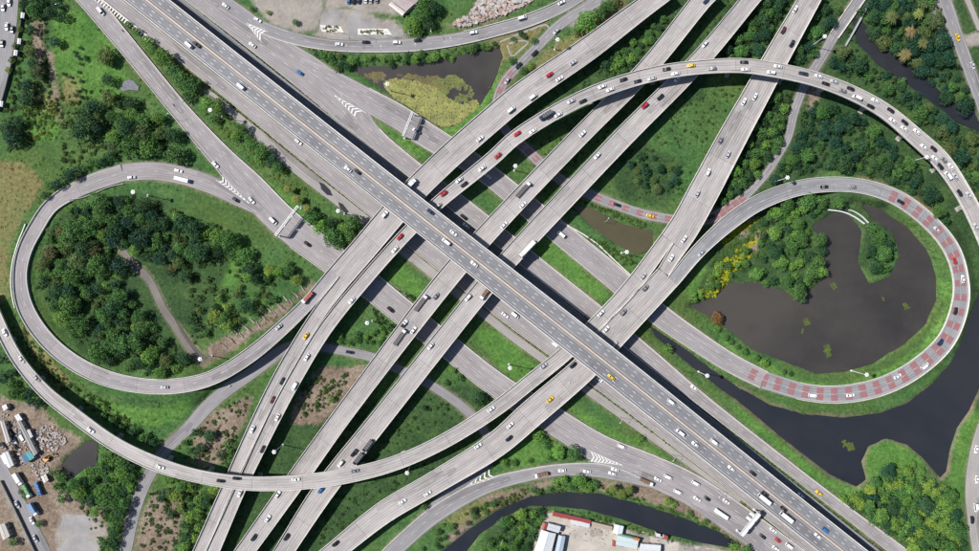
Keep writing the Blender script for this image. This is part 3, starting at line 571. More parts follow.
# paved yards
def slab(name, pp, mat, z, label):
    q = poly_w(pp); b = MB(); b.prism([tuple(p) for p in q], -.5, z); tag(b.build(name, mat), label, kind='structure')
slab('car_lot', [(322, 14), (334, 9.5), (350, 10), (376, 16), (396, 21), (403, 30), (404, 36), (380, 39), (345, 38.5), (318, 35), (320, 24)], simple('lot_asphalt', (.235, .228, .222), .9, var=.2, scale=.12), .035, 'grey asphalt car lot at the top edge')
slab('yard_paving', [(549, 513), (556, 513), (620, 528), (661, 539), (734, 553), (734, 568), (528, 568), (535, 540), (542, 522)], simple('yard_concrete', (.36, .33, .29), .9, var=.22, scale=.10), .05, 'pale concrete yard among the white roofs')
slab('yard_paving', [(64, 517), (84, 514), (98, 518), (106, 530), (98, 552), (90, 566), (62, 566), (54, 540)], simple('lot_grey', (.24, .23, .225), .9, var=.2, scale=.10), .05, 'grey concrete lot beside the grove at lower left')
# puddles on the grey track
for pp in ([(319, 182), (324, 184), (330, 190), (333, 196), (327, 195), (322, 190)], [(338, 202), (343, 204), (349, 212), (346, 214), (340, 208)]):
    q = poly_w(pp); tag(MO('puddle', [(*p, .047) for p in q], [tuple(range(len(q)))][::1] if True else None, wm['dark']), kind='structure')
# ------------------------------------------------------------------ generic roadside pieces
def ribbon_thing(name, pts, w, h, mat, label, cat, z=0.0, group=None):
    pa = Path([(x, y, w/S) for x, y in pts], z)
    for i in range(len(pa.p)): pa.p[i, 2] = max(z, gz(pa.p[i, 0], pa.p[i, 1]))
    o = sweep(pa, lambda hw: [(-hw, -.4), (-hw, h), (hw, h), (hw, -.4)], mat, name, None); return tag(o, label, cat, group)
M['darkwall'] = simple('dark_wall', (0.10, 0.095, 0.09), 0.85, var=0.3)
ribbon_thing('boundary_wall', [(2, 480), (16, 508), (37, 552), (41, 560)], .5, 1.6, M['darkwall'], 'thin dark boundary wall along the left side of the yard road', 'wall')
ribbon_thing('boundary_wall', [(25, -6), (22, 25), (14, 60), (6, 92), (0, 112)], .5, 1.8, M['darkwall'], 'thin dark boundary wall between corner street and meadow', 'wall')
ribbon_thing('drain_kerb', [(560, 222), (574, 229), (596, 243), (612, 258), (628, 273), (636, 280)], .7, .35, M['barrier'], 'pale concrete drain kerb curving beside the muddy brown pond', 'kerb')
ribbon_thing('footbridge_rail', [(828, 210), (842, 212), (854, 217), (864, 224)], .7, .9, M['whitesteel'], 'outer white footbridge rail curving over the pond head', 'railing', .5)
ribbon_thing('footbridge_rail', [(840, 209), (852, 211), (862, 217), (868, 223)], .5, .9, M['whitesteel'], 'inner white footbridge rail curving over the pond head', 'railing', .5)
ribbon_thing('pipe_rail', [(868, 5), (856, 27), (844, 48)], .8, 1.2, M['steel'], 'straight grey pipe rail beside the small bridge at top right', 'pipe')
ribbon_thing('guard_rail', [(26, 224), (18, 246), (13, 268), (13, 290), (17, 308)], .35, .9, M['whitesteel'], 'white guard rail along the outer left bend of left loop', 'railing')
ribbon_thing('park_wall', [(68, 200), (82, 198), (96, 193), (110, 187), (124, 184)], .4, .9, M['conc'], 'grey wall along the park side of left loop', 'wall')
# ribbed retaining wall beside the south frontage road
rw = empty('retaining_wall', (0, 0, 0)); tag(rw, 'ribbed pale retaining wall beside the frontage road at upper left', 'wall')
c = Path([par(112, -27, 1.2), par(176, -27.6, 1.2)], 0); sweep(c, lambda hw: [(-hw, -.4), (-hw, 1.3), (hw, 1.3), (hw, -.4)], M['barrier'], 'coping', rw)
x = 113
while x < 172:
    p = W(*par(x, -29, 1)[:2]); b = MB(); b.box((p[0], p[1], .2), (3.6, .9, .7), math.atan2(.784, .621)); b.build('buttress', M['barrier'], rw); x += 2.6
# ------------------------------------------------------------------ vehicles
def loft_body(st):
    b = MB(); n = len(st); V = []
    for (x, hw, zt) in st: V += [(x, hw*.92, .27), (x, hw, .52), (x, hw*.975, zt-.07), (x, hw*.85, zt), (x, -hw*.85, zt), (x, -hw*.975, zt-.07), (x, -hw, .52), (x, -hw*.92, .27)]
    F_ = []
    for i in range(n-1):
        for j in range(8): F_.append((i*8+j, (i+1)*8+j, (i+1)*8+(j+1) % 8, i*8+(j+1) % 8))
    F_ += [tuple(range(8)), tuple(range(n*8-1, n*8-9, -1))]; b.add(V, F_); return b
def cabin(b, x0, x1, hb, zb, x2, x3, ht, zt):
    V = [(x0, hb, zb), (x0, -hb, zb), (x1, -hb, zb), (x1, hb, zb), (x2, ht, zt), (x2, -ht, zt), (x3, -ht, zt), (x3, ht, zt)]
    b.add(V, [(4, 5, 6, 7), (0, 1, 5, 4), (1, 2, 6, 5), (2, 3, 7, 6), (3, 0, 4, 7)])
    def quad(ids, a=.07, c_=.10):
        P = [np.array(V[i], float) for i in ids]; cen = sum(P)/4; nn = np.cross(P[1]-P[0], P[2]-P[1]); nn = nn/np.linalg.norm(nn)*.014
        Q = []
        for u, v in ((a, c_), (1-a, c_), (1-a, 1-c_), (a, 1-c_)): Q.append(tuple((P[0]*(1-u)+P[1]*u)*(1-v)+(P[3]*(1-u)+P[2]*u)*v+nn))
        g = MB(); g.add(Q, [(0, 1, 2, 3)]); return g
    return [('windscreen', quad((2, 3, 7, 6))), ('rear_window', quad((0, 1, 5, 4))), ('side_window', quad((1, 2, 6, 5), .05)), ('side_window', quad((3, 0, 4, 7), .05))]
wb = MB(); wb.cyl((0, -.11, 0), (0, .11, 0), .33, .33, 10); wheel_me = wb.mesh('wheel', M['tyre'])
wb = MB(); wb.cyl((0, -.15, 0), (0, .15, 0), .48, .48, 10); bigwheel_me = wb.mesh('wheel', M['tyre'])
KIND = {}
def defkind(k, parts, wheels, big=False): KIND[k] = (parts, wheels, big)
def car(k, st, cb, L, hw):
    b = loft_body(st); g = cabin(b, *cb)
    lm = []
    for s_ in (-1, 1):
        h = MB(); h.box((st[-1][0]-.04, s_*st[-1][1]*.68, st[-1][2]-.10), (.22, .34, .12)); lm.append(('headlight', h.mesh('headlight', M['lamp']), None))
    defkind(k, [('body', b.mesh('body', M['paint']), 'c')]+[(n_, q.mesh(n_, M['glass']), None) for n_, q in g]+lm, [(x, s_*(hw-.10), .33) for x in (-L*.285, L*.29) for s_ in (-1, 1)])
car('sedan', [(-2.38, .74, .80), (-2.15, .88, .95), (-1.2, .92, 1.0), (.9, .92, .96), (1.95, .88, .84), (2.36, .72, .68)], (-1.85, 1.1, .86, .95, -1.1, .3, .66, 1.46), 4.7, .92)
car('suv', [(-2.35, .85, 1.0), (-2.2, .93, 1.08), (.8, .95, 1.08), (1.9, .91, 1.0), (2.35, .78, .82)], (-2.25, 1.15, .9, 1.05, -1.95, .45, .74, 1.78), 4.7, .95)
car('van', [(-2.7, .92, 1.05), (-2.6, .97, 1.12), (1.5, .97, 1.12), (2.3, .93, 1.02), (2.65, .8, .8)], (-2.66, 2.0, .95, 1.08, -2.5, 1.15, .84, 2.1), 5.3, .97)
b = loft_body([(-2.65, .88, .82), (-2.6, .93, .9), (-.5, .93, .9), (-.48, .93, 1.02), (.9, .93, 1.02), (2.1, .9, .98), (2.6, .78, .8)]); g = cabin(b, -.5, 1.25, .88, 1.0, -.25, .6, .7, 1.72)
bed = MB(); bed.box((-1.55, 0, 1.0), (2.0, 1.45, .04), 0)
for s_ in (-1, 1): bed.box((-1.55, s_*.85, 1.08), (2.15, .12, .36))
bed.box((-2.58, 0, 1.08), (.1, 1.55, .36))
defkind('pickup', [('body', b.mesh('body', M['paint']), 'c'), ('load_bed', bed.mesh('load_bed', M['tyre']), None)]+[(n_, q.mesh(n_, M['glass']), None) for n_, q in g], [(x, s_*.84, .33) for x in (-1.6, 1.55) for s_ in (-1, 1)])
def truckcab(xf, h=2.6, w=2.3):
    b = MB(); V = []
    for (z, x0, x1, hw) in ((.55, xf-1.9, xf, w/2), (1.5, xf-1.9, xf+.04, w/2), (h, xf-1.85, xf-.35, w/2-.12)): V += [(x0, hw, z), (x0, -hw, z), (x1, -hw, z), (x1, hw, z)]
    F_ = [(3, 2, 1, 0), (8, 9, 10, 11)]+[(r*4+i, r*4+(i+1) % 4, r*4+4+(i+1) % 4, r*4+4+i) for r in (0, 1) for i in range(4)]; b.add(V, F_)
    g = MB(); g.add([(xf+.05, -w/2+.15, 1.55), (xf+.05, w/2-.15, 1.55), (xf-.31, w/2-.25, h-.1), (xf-.31, -w/2+.25, h-.1)], [(0, 1, 2, 3)])
    return b.mesh('cab', M['paint']), g.mesh('windscreen', M['glass'])
def truck(k, L, kindb, w=2.4):
    xf = L/2; cab, ws = truckcab(xf, 2.7, w-.1); ch = MB(); ch.box((-.2, 0, .8), (L-.9, 1.1, .3)); P_ = [('cab', cab, 'c'), ('windscreen', ws, None), ('chassis', ch.mesh('chassis', M['tyre']), None)]
    x0, x1 = -L/2, xf-2.05
    if kindb == 'box':
        q = MB(); q.box(((x0+x1)/2, 0, 2.15), (x1-x0, w, 2.4)); P_.append(('cargo_box', q.mesh('cargo_box', M['sheet']), 'c2'))
        r = MB()
        for i in range(5): r.box((x0+.2+(x1-x0-.4)*i/4, 0, 3.37), (.09, w-.1, .06))
        P_.append(('roof_rib', r.mesh('roof_rib', M['steel']), None))
    else:
        q = MB(); q.box(((x0+x1)/2, 0, 1.08), (x1-x0, w, .22)); P_.append(('flatbed', q.mesh('flatbed', M['sheet']), 'c2'))
        st = MB()
        for i in range(7):
            for s_ in (-1, 1): st.box((x0+.15+(x1-x0-.3)*i/6, s_*(w/2-.08), 1.55), (.12, .12, .75))
        P_.append(('stake', st.mesh('stake', M['steel']), None))
        if kindb == 'load':
            l = MB()
            for i in range(4): l.box((x0+(x1-x0)*(i+.5)/4, (i % 2-.5)*.12, 1.75), ((x1-x0)/4-.25, w-.5, 1.1), .03*(i-1))
            P_.append(('load', l.mesh('load', M['sheet']), 'c2'))
    defkind(k, P_, [(x, s_*(w/2-.2), .48) for x in (-L/2+1.0, -L/2+2.2, L/2-1.1) for s_ in (-1, 1)], True)
truck('box truck', 8.2, 'box'); truck('long box truck', 12.5, 'box', 2.5); truck('flatbed truck', 11.5, 'flat'); truck('loaded truck', 8.5, 'load')
b = MB(); V = []
for (z, hw, L_) in ((.4, 1.2, 4.5), (1.2, 1.25, 4.55), (2.6, 1.18, 4.45), (2.9, .95, 4.2)): V += [(-L_, hw, z), (-L_, -hw, z), (L_, -hw, z), (L_, hw, z)]
b.add(V, [(3, 2, 1, 0), (12, 13, 14, 15)]+[(r*4+i, r*4+(i+1) % 4, r*4+4+(i+1) % 4, r*4+4+i) for r in range(3) for i in range(4)])
g = MB()
for s_ in (-1, 1):
    for i in range(6): g.box((-3.6+i*1.35, s_*1.222, 1.95), (1.1, .06, .8))
g2 = MB(); g2.box((4.53, 0, 1.95), (.05, 1.9, 1.0)); a_ = MB(); a_.box((-1, 0, 3.0), (2.2, 1.2, .25))
defkind('bus', [('body', b.mesh('body', M['paint']), 'c'), ('side_window', g.mesh('side_window', M['glass']), None), ('windscreen', g2.mesh('windscreen', M['glass']), None), ('roof_unit', a_.mesh('roof_unit', M['whitesteel']), None)], [(x, s_*1.1, .48) for x in (-2.9, 2.8) for s_ in (-1, 1)], True)
b = MB(); b.cyl((-.5, 0, .55), (.45, 0, .75), .16, .14, 8); b.box((.55, 0, 1.0), (.08, .65, .06)); b.box((-.35, 0, .82), (.7, .26, .12))
defkind('motorbike', [('frame', b.mesh('frame', M['paint']), 'c')], [(-.62, 0, .33), (.62, 0, .33)])
CC = {'w': ('white', (.72, .73, .74)), 'k': ('black', (.012, .013, .015)), 'g': ('grey', (.20, .21, .22)), 's': ('silver', (.42, .43, .45)), 'r': ('red', (.42, .025, .03)), 'y': ('yellow', (.70, .45, .03)), 'b': ('blue', (.03, .13, .34)), 'd': ('dark blue', (.02, .035, .075)), 'n': ('dark red', (.10, .02, .025)), 'G': ('green', (.06, .26, .10)), 'o': ('orange', (.62, .26, .05)), 't': ('turquoise', (.03, .30, .32)), 'B': ('brown', (.16, .10, .07))}
TT = {'s': 'sedan', 'u': 'suv', 'v': 'van', 'p': 'pickup', 'x': 'box truck', 'X': 'long box truck', 'f': 'flatbed truck', 'l': 'loaded truck', 'B': 'bus', 'm': 'motorbike'}
CAT = {'sedan': 'car', 'suv': 'car', 'van': 'van', 'pickup': 'pickup', 'box truck': 'truck', 'long box truck': 'truck', 'flatbed truck': 'truck', 'loaded truck': 'truck', 'bus': 'bus', 'motorbike': 'motorbike'}
NAME = {'sedan': 'sedan_car', 'suv': 'hatchback_car', 'van': 'van', 'pickup': 'pickup', 'box truck': 'box_truck', 'long box truck': 'box_truck', 'flatbed truck': 'flatbed_truck', 'loaded truck': 'loaded_truck', 'bus': 'bus', 'motorbike': 'motorbike'}
WORD = {'sedan': 'sedan', 'suv': 'hatchback', 'long box truck': 'long box truck'}
def spawn(kind, col, loc, rz, pitch=0.0, col2=None, sc_=1.06):
    parts, wheels, big = KIND[kind]; r = empty(NAME[kind], loc); r.rotation_euler = (0, pitch, rz); r.scale = (sc_,)*3
    for n_, me_, cm in parts:
        o = link(n_, me_, r)
        if cm == 'c': o.color = (*col, 1)
        elif cm == 'c2': o.color = (*(col2 or (.70, .70, .68)), 1)
    for w_ in wheels:
        o = link('wheel', bigwheel_me if big else wheel_me, r); o.location = w_
    return r
VEH = {
 'main': "189,45.5,w,v 197,44.7,k,p 241,87,w,v 351,171.5,w,s 356,168,k,s 430.6,212,d,s 453.6,233,w,s 446.7,241.4,w,v 475,263,w,s 611,377,y,s 671,402,w,v 679.7,432,w,v 694.8,444,w,s 714,442,w,v 730.8,468,w,s 752.5,473,k,s 763,498,w,x 765.5,492,k,s 784,507,k,s 785,516,w,x 824.8,529.7,b,u 817.6,535,w,s",
 'north': "573,63,w,s 549.5,75,r,s 559.5,79,w,s 533,97,w,v 511,110,w,v 480,139,w,s 411,184.7,w,x 385,214.6,w,u",
 'top_loop': "545.7,115.7,d,x 558,115,w,s 533,131.5,w,s 517,134,r,s 582.4,101.6,k,s 571,101.6,s,s 602,87,w,s 610,90,w,s 622.8,80,k,s 637,81.7,k,s 651.6,79,s,s 666,69.5,k,s 675,74,w,s 690.5,66,y,s 712,69,g,s 743.5,62.6,k,s 745,70,w,s 777.5,67,w,s 770.6,73,w,u 802.5,74,d,p 818,76.6,w,s 833.7,82,s,s 825,84,k,s 850,89,k,s 842,91,g,s 856,98,w,v 874.6,101,w,s 870,106.7,k,s 890,110.6,k,s 892,121,w,s 904,122.6,k,s 903.4,129,w,s 916,132,w,s 923,147.5,w,s 933,149,k,s 934,159,w,s 943,160,g,s 939.7,166.6,k,s 950,167,w,s 947,176,w,v 954.5,177,w,s 959,193,k,s 968,195.5,w,s 975,227,w,s 400,237,r,s 395,249.6,w,s 443.7,193.7,r,s 459,180,w,s 464,184.5,k,s 482,168.6,w,s 438,206,w,s 497.7,156,r,s 351.7,300.5,w,s 307,357,w,s 295,386,w,v 277.7,417,w,s 263,449,k,s 240,493,w,s",
 'west': "306,336,y,s 290,385,k,s 273,399.6,n,s 252.7,429,w,s",
 'inner_straight': "582.4,134,w,s 523,190,w,f 523,205,w,s 504,225,w,s 706,1,d,s 421,303,w,f 436,296,g,s 404.5,323.5,w,p 400,337,w,f 413.5,330,w,s 278,494,w,s 268,518,w,s 254,537,k,s",
 'outer_straight': "704,44,w,s 677,79,w,s 660,97.5,k,s 644.5,106,r,u 597,156,w,s 527,249,w,X 468,297.5,w,u 485,293.4,w,l 430.6,346,w,s 368,445,k,x 358.6,458,k,x 354,452.6,k,p 340.8,463,w,u 321,489.6,b,s 286.6,536.6,k,s",
 'north_east': "794.6,9.7,w,s 783,30.6,n,s 791.6,44,k,s 754.5,97,w,s 743.5,102,w,s 720,140.5,g,s 727.5,154.6,w,s 707.6,172.5,w,u 697,193.7,w,s 683,240,w,s",
 'west_curve': "5.6,332.5,w,s 24,358,w,s 38,377.7,g,s 91.4,430,w,s 161,466.7,w,s 221,480.5,k,s 237,478,k,s 296,479,w,s 355,470.5,g,s 543.6,365.6,w,s 491,409,w,s 600.6,313,w,s 643,276,s,s",
 'south': "573,365,k,s 550,399,y,s 645,288,g,s 622.8,312,g,u 606,329,w,s 614,344.5,s,u 402.6,501,w,s 427.6,493,w,s 478,445.5,w,s 335.7,543,k,s 510,425,w,s 509,438,k,s",
 'south_link': "671,258,w,s",
 'west_loop': "308,297.5,w,l 279,327,w,s 165,387,w,s",
 'east_loop': "700.7,253,s,s 823.5,187,k,s 851.6,187,g,s 900,202,k,s 936,230,w,s 954,260.6,r,s 962,279,w,s 955,311,k,s 939.7,342,d,u 924,365.6,w,v 897,376,w,s 850,395,w,s 812.5,395,w,v",
 'west_road': "101.6,12,w,v 122.6,31,k,m 173.6,105,n,m 203,177,w,s 252,200.6,w,s 273.6,221,w,v 307.6,244,k,s 390.6,309.5,k,u 621.5,446,w,v 657.8,479,w,s 668,476.6,w,v 677.7,491.4,w,v 697,498.6,w,s 706.5,498,k,s 695.6,483,w,v 726,501,w,s 720.6,513,w,B 773,530,w,s 762,536,k,s 777,539.5,r,s 789,545.6,w,v 775.5,548,w,s 645.8,481,w,l",
 'loop_entry': "179,171,w,s 183,180,w,B 126,178,w,s 236,200,k,s",
 'inner_frontage': "226,6.4,w,s 252.7,45.5,w,s 300,73,b,s 696,385,w,s 818.4,492.7,y,s 462,219,k,s",
 'outer_frontage': "416.6,131.5,w,p 487.6,176,w,s 561,234.5,w,v",
 'shade_road': "800.5,495,w,s 470,221,w,s",
 'top_road': "259,19,w,s 339.5,44.7,w,s 366,42.6,k,s 397,43,w,u 418,41,k,s 473.6,33,w,u 522,18,w,v 561.5,3,w,s",
 'chequer_lane': "557.7,33,w,s 534.7,54,k,s 518.6,66,k,s 507,81,w,s 617,205,k,s 650,216,y,s 711,217,k,s",
 'south_frontage': "299,142,w,s 505,315,w,s 515,315,w,v 555.6,345,w,v 600,377.6,w,u",
 'bottom_curve': "562,470,w,s 541,474,w,l 587,471,w,s 612,473,w,s 615,468,w,s",
 'service_road': "350,352,k,s 230,386,w,m",
 'river_road': "957,38,y,s 972,66,w,s",
 'canal_road': "975.4,449,w,s 976,479,w,s 975,507,w,v 971.6,519.5,k,s",
 'yard_road': "18,504,w,s 33,520,w,s 36,538,w,s",
 'corner_street': "7.6,27,w,s 13,30,k,s 3,44,k,s 4,8,s,s 10,3,w,s",
}
RN = {'main': ('straight main expressway', 'upper-left'), 'north': ('wide flyover to top edge', 'upper'), 'top_loop': ('long ramp curving to right edge', 'lower-left'), 'west': ('narrow flyover below left loop', 'upper'), 'inner_straight': ('straight flyover with flatbed trucks', 'upper'), 'outer_straight': ('straight flyover with long white truck', 'upper'), 'north_east': ('flyover north of red-banded loop', 'lower'), 'west_curve': ('curved ramp from left edge', 'left'), 'south': ('wide flyover from bottom edge', 'lower'), 'south_link': ('short link flyover', 'lower'), 'west_loop': ('left loop ramp', 'upper-right'), 'east_loop': ('red-banded right loop ramp', 'upper-left'), 'west_road': ('ground road left of expressway', 'upper-left'), 'loop_entry': ('left loop entry road', 'left'), 'inner_frontage': ('frontage road right of expressway', 'upper-left'), 'outer_frontage': ('outer frontage road', 'upper-left'), 'shade_road': ('shaded lane right of expressway', 'upper-left'), 'top_road': ('road above lily pond', 'left'), 'chequer_lane': ('narrow red-banded lane', 'upper'), 'south_frontage': ('frontage road left of expressway', 'upper-left'), 'bottom_curve': ('curved road above bottom canal', 'left'), 'service_road': ('narrow service road', 'lower'), 'river_road': ('road at top right corner', 'upper'), 'canal_road': ('road at lower right edge', 'upper'), 'yard_road': ('road at lower left corner', 'upper'), 'corner_street': ('street at top left corner', 'upper')}
ORD = ['first', 'second', 'third', 'fourth', 'fifth', 'sixth', 'seventh', 'eighth', 'ninth', 'tenth', 'eleventh', 'twelfth', 'thirteenth', 'fourteenth', 'fifteenth', 'sixteenth', 'seventeenth', 'eighteenth', 'nineteenth', 'twentieth', 'twenty-first', 'twenty-second', 'twenty-third', 'twenty-fourth', 'twenty-fifth', 'twenty-sixth', 'twenty-seventh', 'twenty-eighth', 'twenty-ninth', 'thirtieth']
HL = {'sedan': 2.5, 'suv': 2.5, 'van': 2.9, 'pickup': 2.8, 'box truck': 4.5, 'long box truck': 6.8, 'flatbed truck': 6.3, 'loaded truck': 4.7, 'bus': 4.9, 'motorbike': 1.2}
REV = {'top_loop', 'inner_straight', 'east_loop', 'north', 'inner_frontage', 'outer_frontage', 'shade_road', 'bottom_curve'}
for rn, txt in VEH.items():
    pa = RD[rn]; L_ = []
    for tok in txt.split():
        x, y, c_, k_ = tok.split(','); x = float(x); y = float(y); best = None
        f = S*(H-pa.p[:, 2])/H; dx = (x-CX)*f-pa.p[:, 0]; dy = -(y-CY)*f-pa.p[:, 1]; j = int((dx*dx+dy*dy).argmin())
        lat = float(dx[j]*pa.n[j, 0]+dy[j]*pa.n[j, 1]); ds = float(dx[j]*pa.t[j, 0]+dy[j]*pa.t[j, 1]); lim = pa.hw[j]-(1.75 if rn in fly else 1.4)
        if rn == 'main': lat = math.copysign(min(max(abs(lat), 2.6), lim), lat)
        if c_ == 'w' and k_ == 's' and int(x*7+y*3) % 6 == 0: c_ = 's'
        L_.append([float(np.clip(pa.s[j]+ds, 5, pa.L-5)), float(np.clip(lat, -lim, lim)), c_, TT[k_]])
    L_.sort(key=lambda q: q[0])
    for it in range(40):
        for i in range(len(L_)):
            for j in range(i+1, len(L_)):
                a, b = L_[i], L_[j]
                if abs(a[1]-b[1]) < 2.35:
                    need = HL[a[3]]+HL[b[3]]+.6; gap = abs(b[0]-a[0])
                    if gap < need:
                        m_ = (need-gap)/2+.01; sg = 1 if b[0] >= a[0] else -1; a[0] -= sg*m_; b[0] += sg*m_
    for q in L_: q[0] = min(max(q[0], 6), pa.L-6)
    L_.sort(key=lambda q: q[0]); seen = {}; tot = {}
    for q in L_: tot[(q[2], q[3])] = tot.get((q[2], q[3]), 0)+1
    for s_, lat, c_, k_ in L_:
        p, t_, n_, hw = pa.at(s_); p2 = pa.at(min(s_+3, pa.L))[0]; p1 = pa.at(max(s_-3, 0))[0]; sl = math.atan2(p2[2]-p1[2], max(.1, np.linalg.norm((p2-p1)[:2])))
        rev = (lat > 0) if rn == 'main' else (rn in REV)
        rz = math.atan2(t_[1], t_[0])+(math.pi if rev else 0)+rnd.uniform(-.02, .02)
        cn, cv = CC[c_]; jv = rnd.uniform(.92, 1.05); cv = tuple(v*jv for v in cv)
        c2 = (.10, .09, .09) if k_ == 'flatbed truck' else (.32, .07, .05) if (k_ == 'loaded truck' and rn == 'west_loop') else (.20, .12, .08) if k_ == 'loaded truck' else (.06, .065, .07) if c_ in 'kd' else (.72, .72, .70)
        r = spawn(k_, cv, (p[0]+n_[0]*lat, p[1]+n_[1]*lat, p[2]+.012), rz, sl if rev else -sl, c2)
        i = seen.get((c_, k_), 0); seen[(c_, k_)] = i+1; wk = WORD.get(k_, k_)
        if tot[(c_, k_)] == 1: lab = f"only {cn} {wk} on the {RN[rn][0]}"
        else: lab = f"{ORD[i]} {cn} {wk} from {RN[rn][1]} end of the {RN[rn][0]}"
        tag(r, lab, CAT[k_], f"traffic on the {RN[rn][0]}")
# parked and working vehicles off the carriageways
def ppark(x, y, deg, c_, k_, lab, c2=None, group=None):
    q = W(x, y); tag(spawn(TT[k_], CC[c_][1], (q[0], q[1], gz(q[0], q[1])+.03), R(deg), 0, c2), lab, CAT[TT[k_]], group)
for i, (x, y, c_, nm) in enumerate([(349, 1, 'b', 'blue'), (354, 1.2, 'k', 'black'), (359, .6, 'd', 'dark blue'), (366, 0, 'w', 'white'), (371, .2, 's', 'silver'), (377, 0, 'g', 'grey')]):
    ppark(x, y, 85, c_, 's', f'{nm} sedan parked in the row at the top edge', None, 'cars parked on the top lot')
ppark(28.5, 490, -62, 'w', 'l', 'truck with green load parked beside the yard road', (.08, .30, .12)); ppark(40, 487.5, -68, 'b', 'l', 'blue loaded truck parked deepest in the scrap yard', (.05, .14, .36)); ppark(35.5, 508, -60, 'w', 'x', 'blue and white box truck parked behind the green loaded truck', (.10, .22, .42)); ppark(20.5, 478, -60, 'w', 'x', 'white box truck parked at the head of the yard road row')
ppark(9, 459, -62, 'w', 'x', 'large white box truck in the middle of the scrap yard')
# ------------------------------------------------------------------ lamp masts, posts, gantries
mm = MB(); mm.cyl((0, 0, -.6), (0, 0, 18), .32, .15, 8); mm.cyl((0, 0, -.4), (0, 0, .35), .8, .7, 8); pole_me = mm.mesh('pole', M['whitesteel'])
mm = MB(); mm.cyl((0, 0, 17.6), (0, 0, 17.9), 1.15, 1.15, 14); mm.cyl((0, 0, 17.9), (0, 0, 18.4), .5, .25, 10); ring_me = mm.mesh('head_ring', M['whitesteel'])
lm_ = MB(); lm_.box((0, 0, 0), (.55, .42, .24)); lum_me = lm_.mesh('luminaire', M['whitesteel'])
def mast(x, y, label, sc_=1.0):
    bx, by = CX+(x-CX)/1.0435, CY+(y-CY)/1.0435; q = W(bx, by); r = empty('lamp_mast', (q[0], q[1], gz(q[0], q[1]))); r.scale = (sc_,)*3; tag(r, label, 'lamp', 'tall lamp masts')
    link('pole', pole_me, r); link('head_ring', ring_me, r)
    for i in range(6):
        o = link('luminaire', lum_me, r); a = i*math.pi/3; o.location = (1.22*math.cos(a), 1.22*math.sin(a), 17.5); o.rotation_euler = (0, .35, a)
for x, y, l in [(210, 110, 'tall lamp mast rising among the trees left of expressway'), (386.7, 83, 'tall lamp mast standing in the algae of lily pond'), (133, 192, 'tall lamp mast inside the top of left loop'), (515.5, 166, 'tall lamp mast between the curved ramp and outer frontage road'), (627, 252, 'tall lamp mast at right end of muddy brown pond'), (200, 359, 'tall lamp mast at the end of the park path'), (367, 323, 'tall lamp mast on lawn between narrow flyover and flatbed flyover'), (274, 452, 'tall lamp mast between narrow flyover and flatbed flyover near bottom'), (407, 473, 'tall lamp mast on the lawn beneath the left curved ramp'), (708, 376, 'tall lamp mast beside the narrow moat right of expressway'), (510, 368, 'tall lamp mast on the lawn strip left of expressway'), (825, 36.5, 'tall lamp mast beside the upper end of narrow lane'), (787.7, 177.6, 'tall lamp mast between narrow lane and red-banded loop'), (868, 375, 'tall lamp mast on lawn edge of the loop pond'), (557.7, 39.6, 'tall lamp mast beside narrow lane near the dry bank'), (927, 157, 'tall lamp mast inside the bend of long curved ramp'), (338, 211, 'tall lamp mast beside the puddled grey track')]: mast(x, y, l)
pm = MB(); pm.cyl((0, 0, -.4), (0, 0, 9), .14, .08, 6); lp_me = pm.mesh('pole', M['whitesteel']); pm = MB(); pm.cyl((0, 0, 8.9), (1.9, 0, 9.2), .06, .05, 6); arm_me = pm.mesh('arm', M['whitesteel']); pm = MB(); pm.box((2.2, 0, 9.2), (.8, .32, .16)); lh_me = pm.mesh('lamp_head', M['lamp'])
def post(x, y, rz, z, label, grp):
    q = W(x, y, z); r = empty('street_lamp', (q[0], q[1], z if z > 0 else gz(q[0], q[1])), rz); tag(r, label, 'street lamp', grp); link('pole', lp_me, r); link('arm', arm_me, r); link('lamp_head', lh_me, r)
for i, (x, y, a) in enumerate([(349, 53.5, 85), (383, 54.5, 92), (417, 52, 95), (452, 46, 105)]): post(x, y, R(a), 0, f'{ORD[i]} street lamp from the left below the road above lily pond', 'street lamps by the top road')
for i, (x, y) in enumerate([(337, 32), (364, 36), (387, 36), (410, 35), (432, 33.5)]): post(x, y, R(-90), 0, f'{ORD[i]} street lamp from the left along the car lot kerb', 'street lamps by the car lot')
for i, x in enumerate((590, 640, 690, 735)): q = par(x, -33 if x < 660 else -30, 1); post(q[0], q[1], R(-128), 0, f'{ORD[i]} street lamp from upper left on lawn strip beside wide ground road', 'street lamps by the wide ground road')
post(172, 119, R(40), 0, 'single street lamp where the ground road meets left meadow trees', None); post(68, 9, R(200), 0, 'single street lamp in the meadow near top left trees', None); post(605, 222, R(60), 0, 'single street lamp on the bank above muddy brown pond', None)
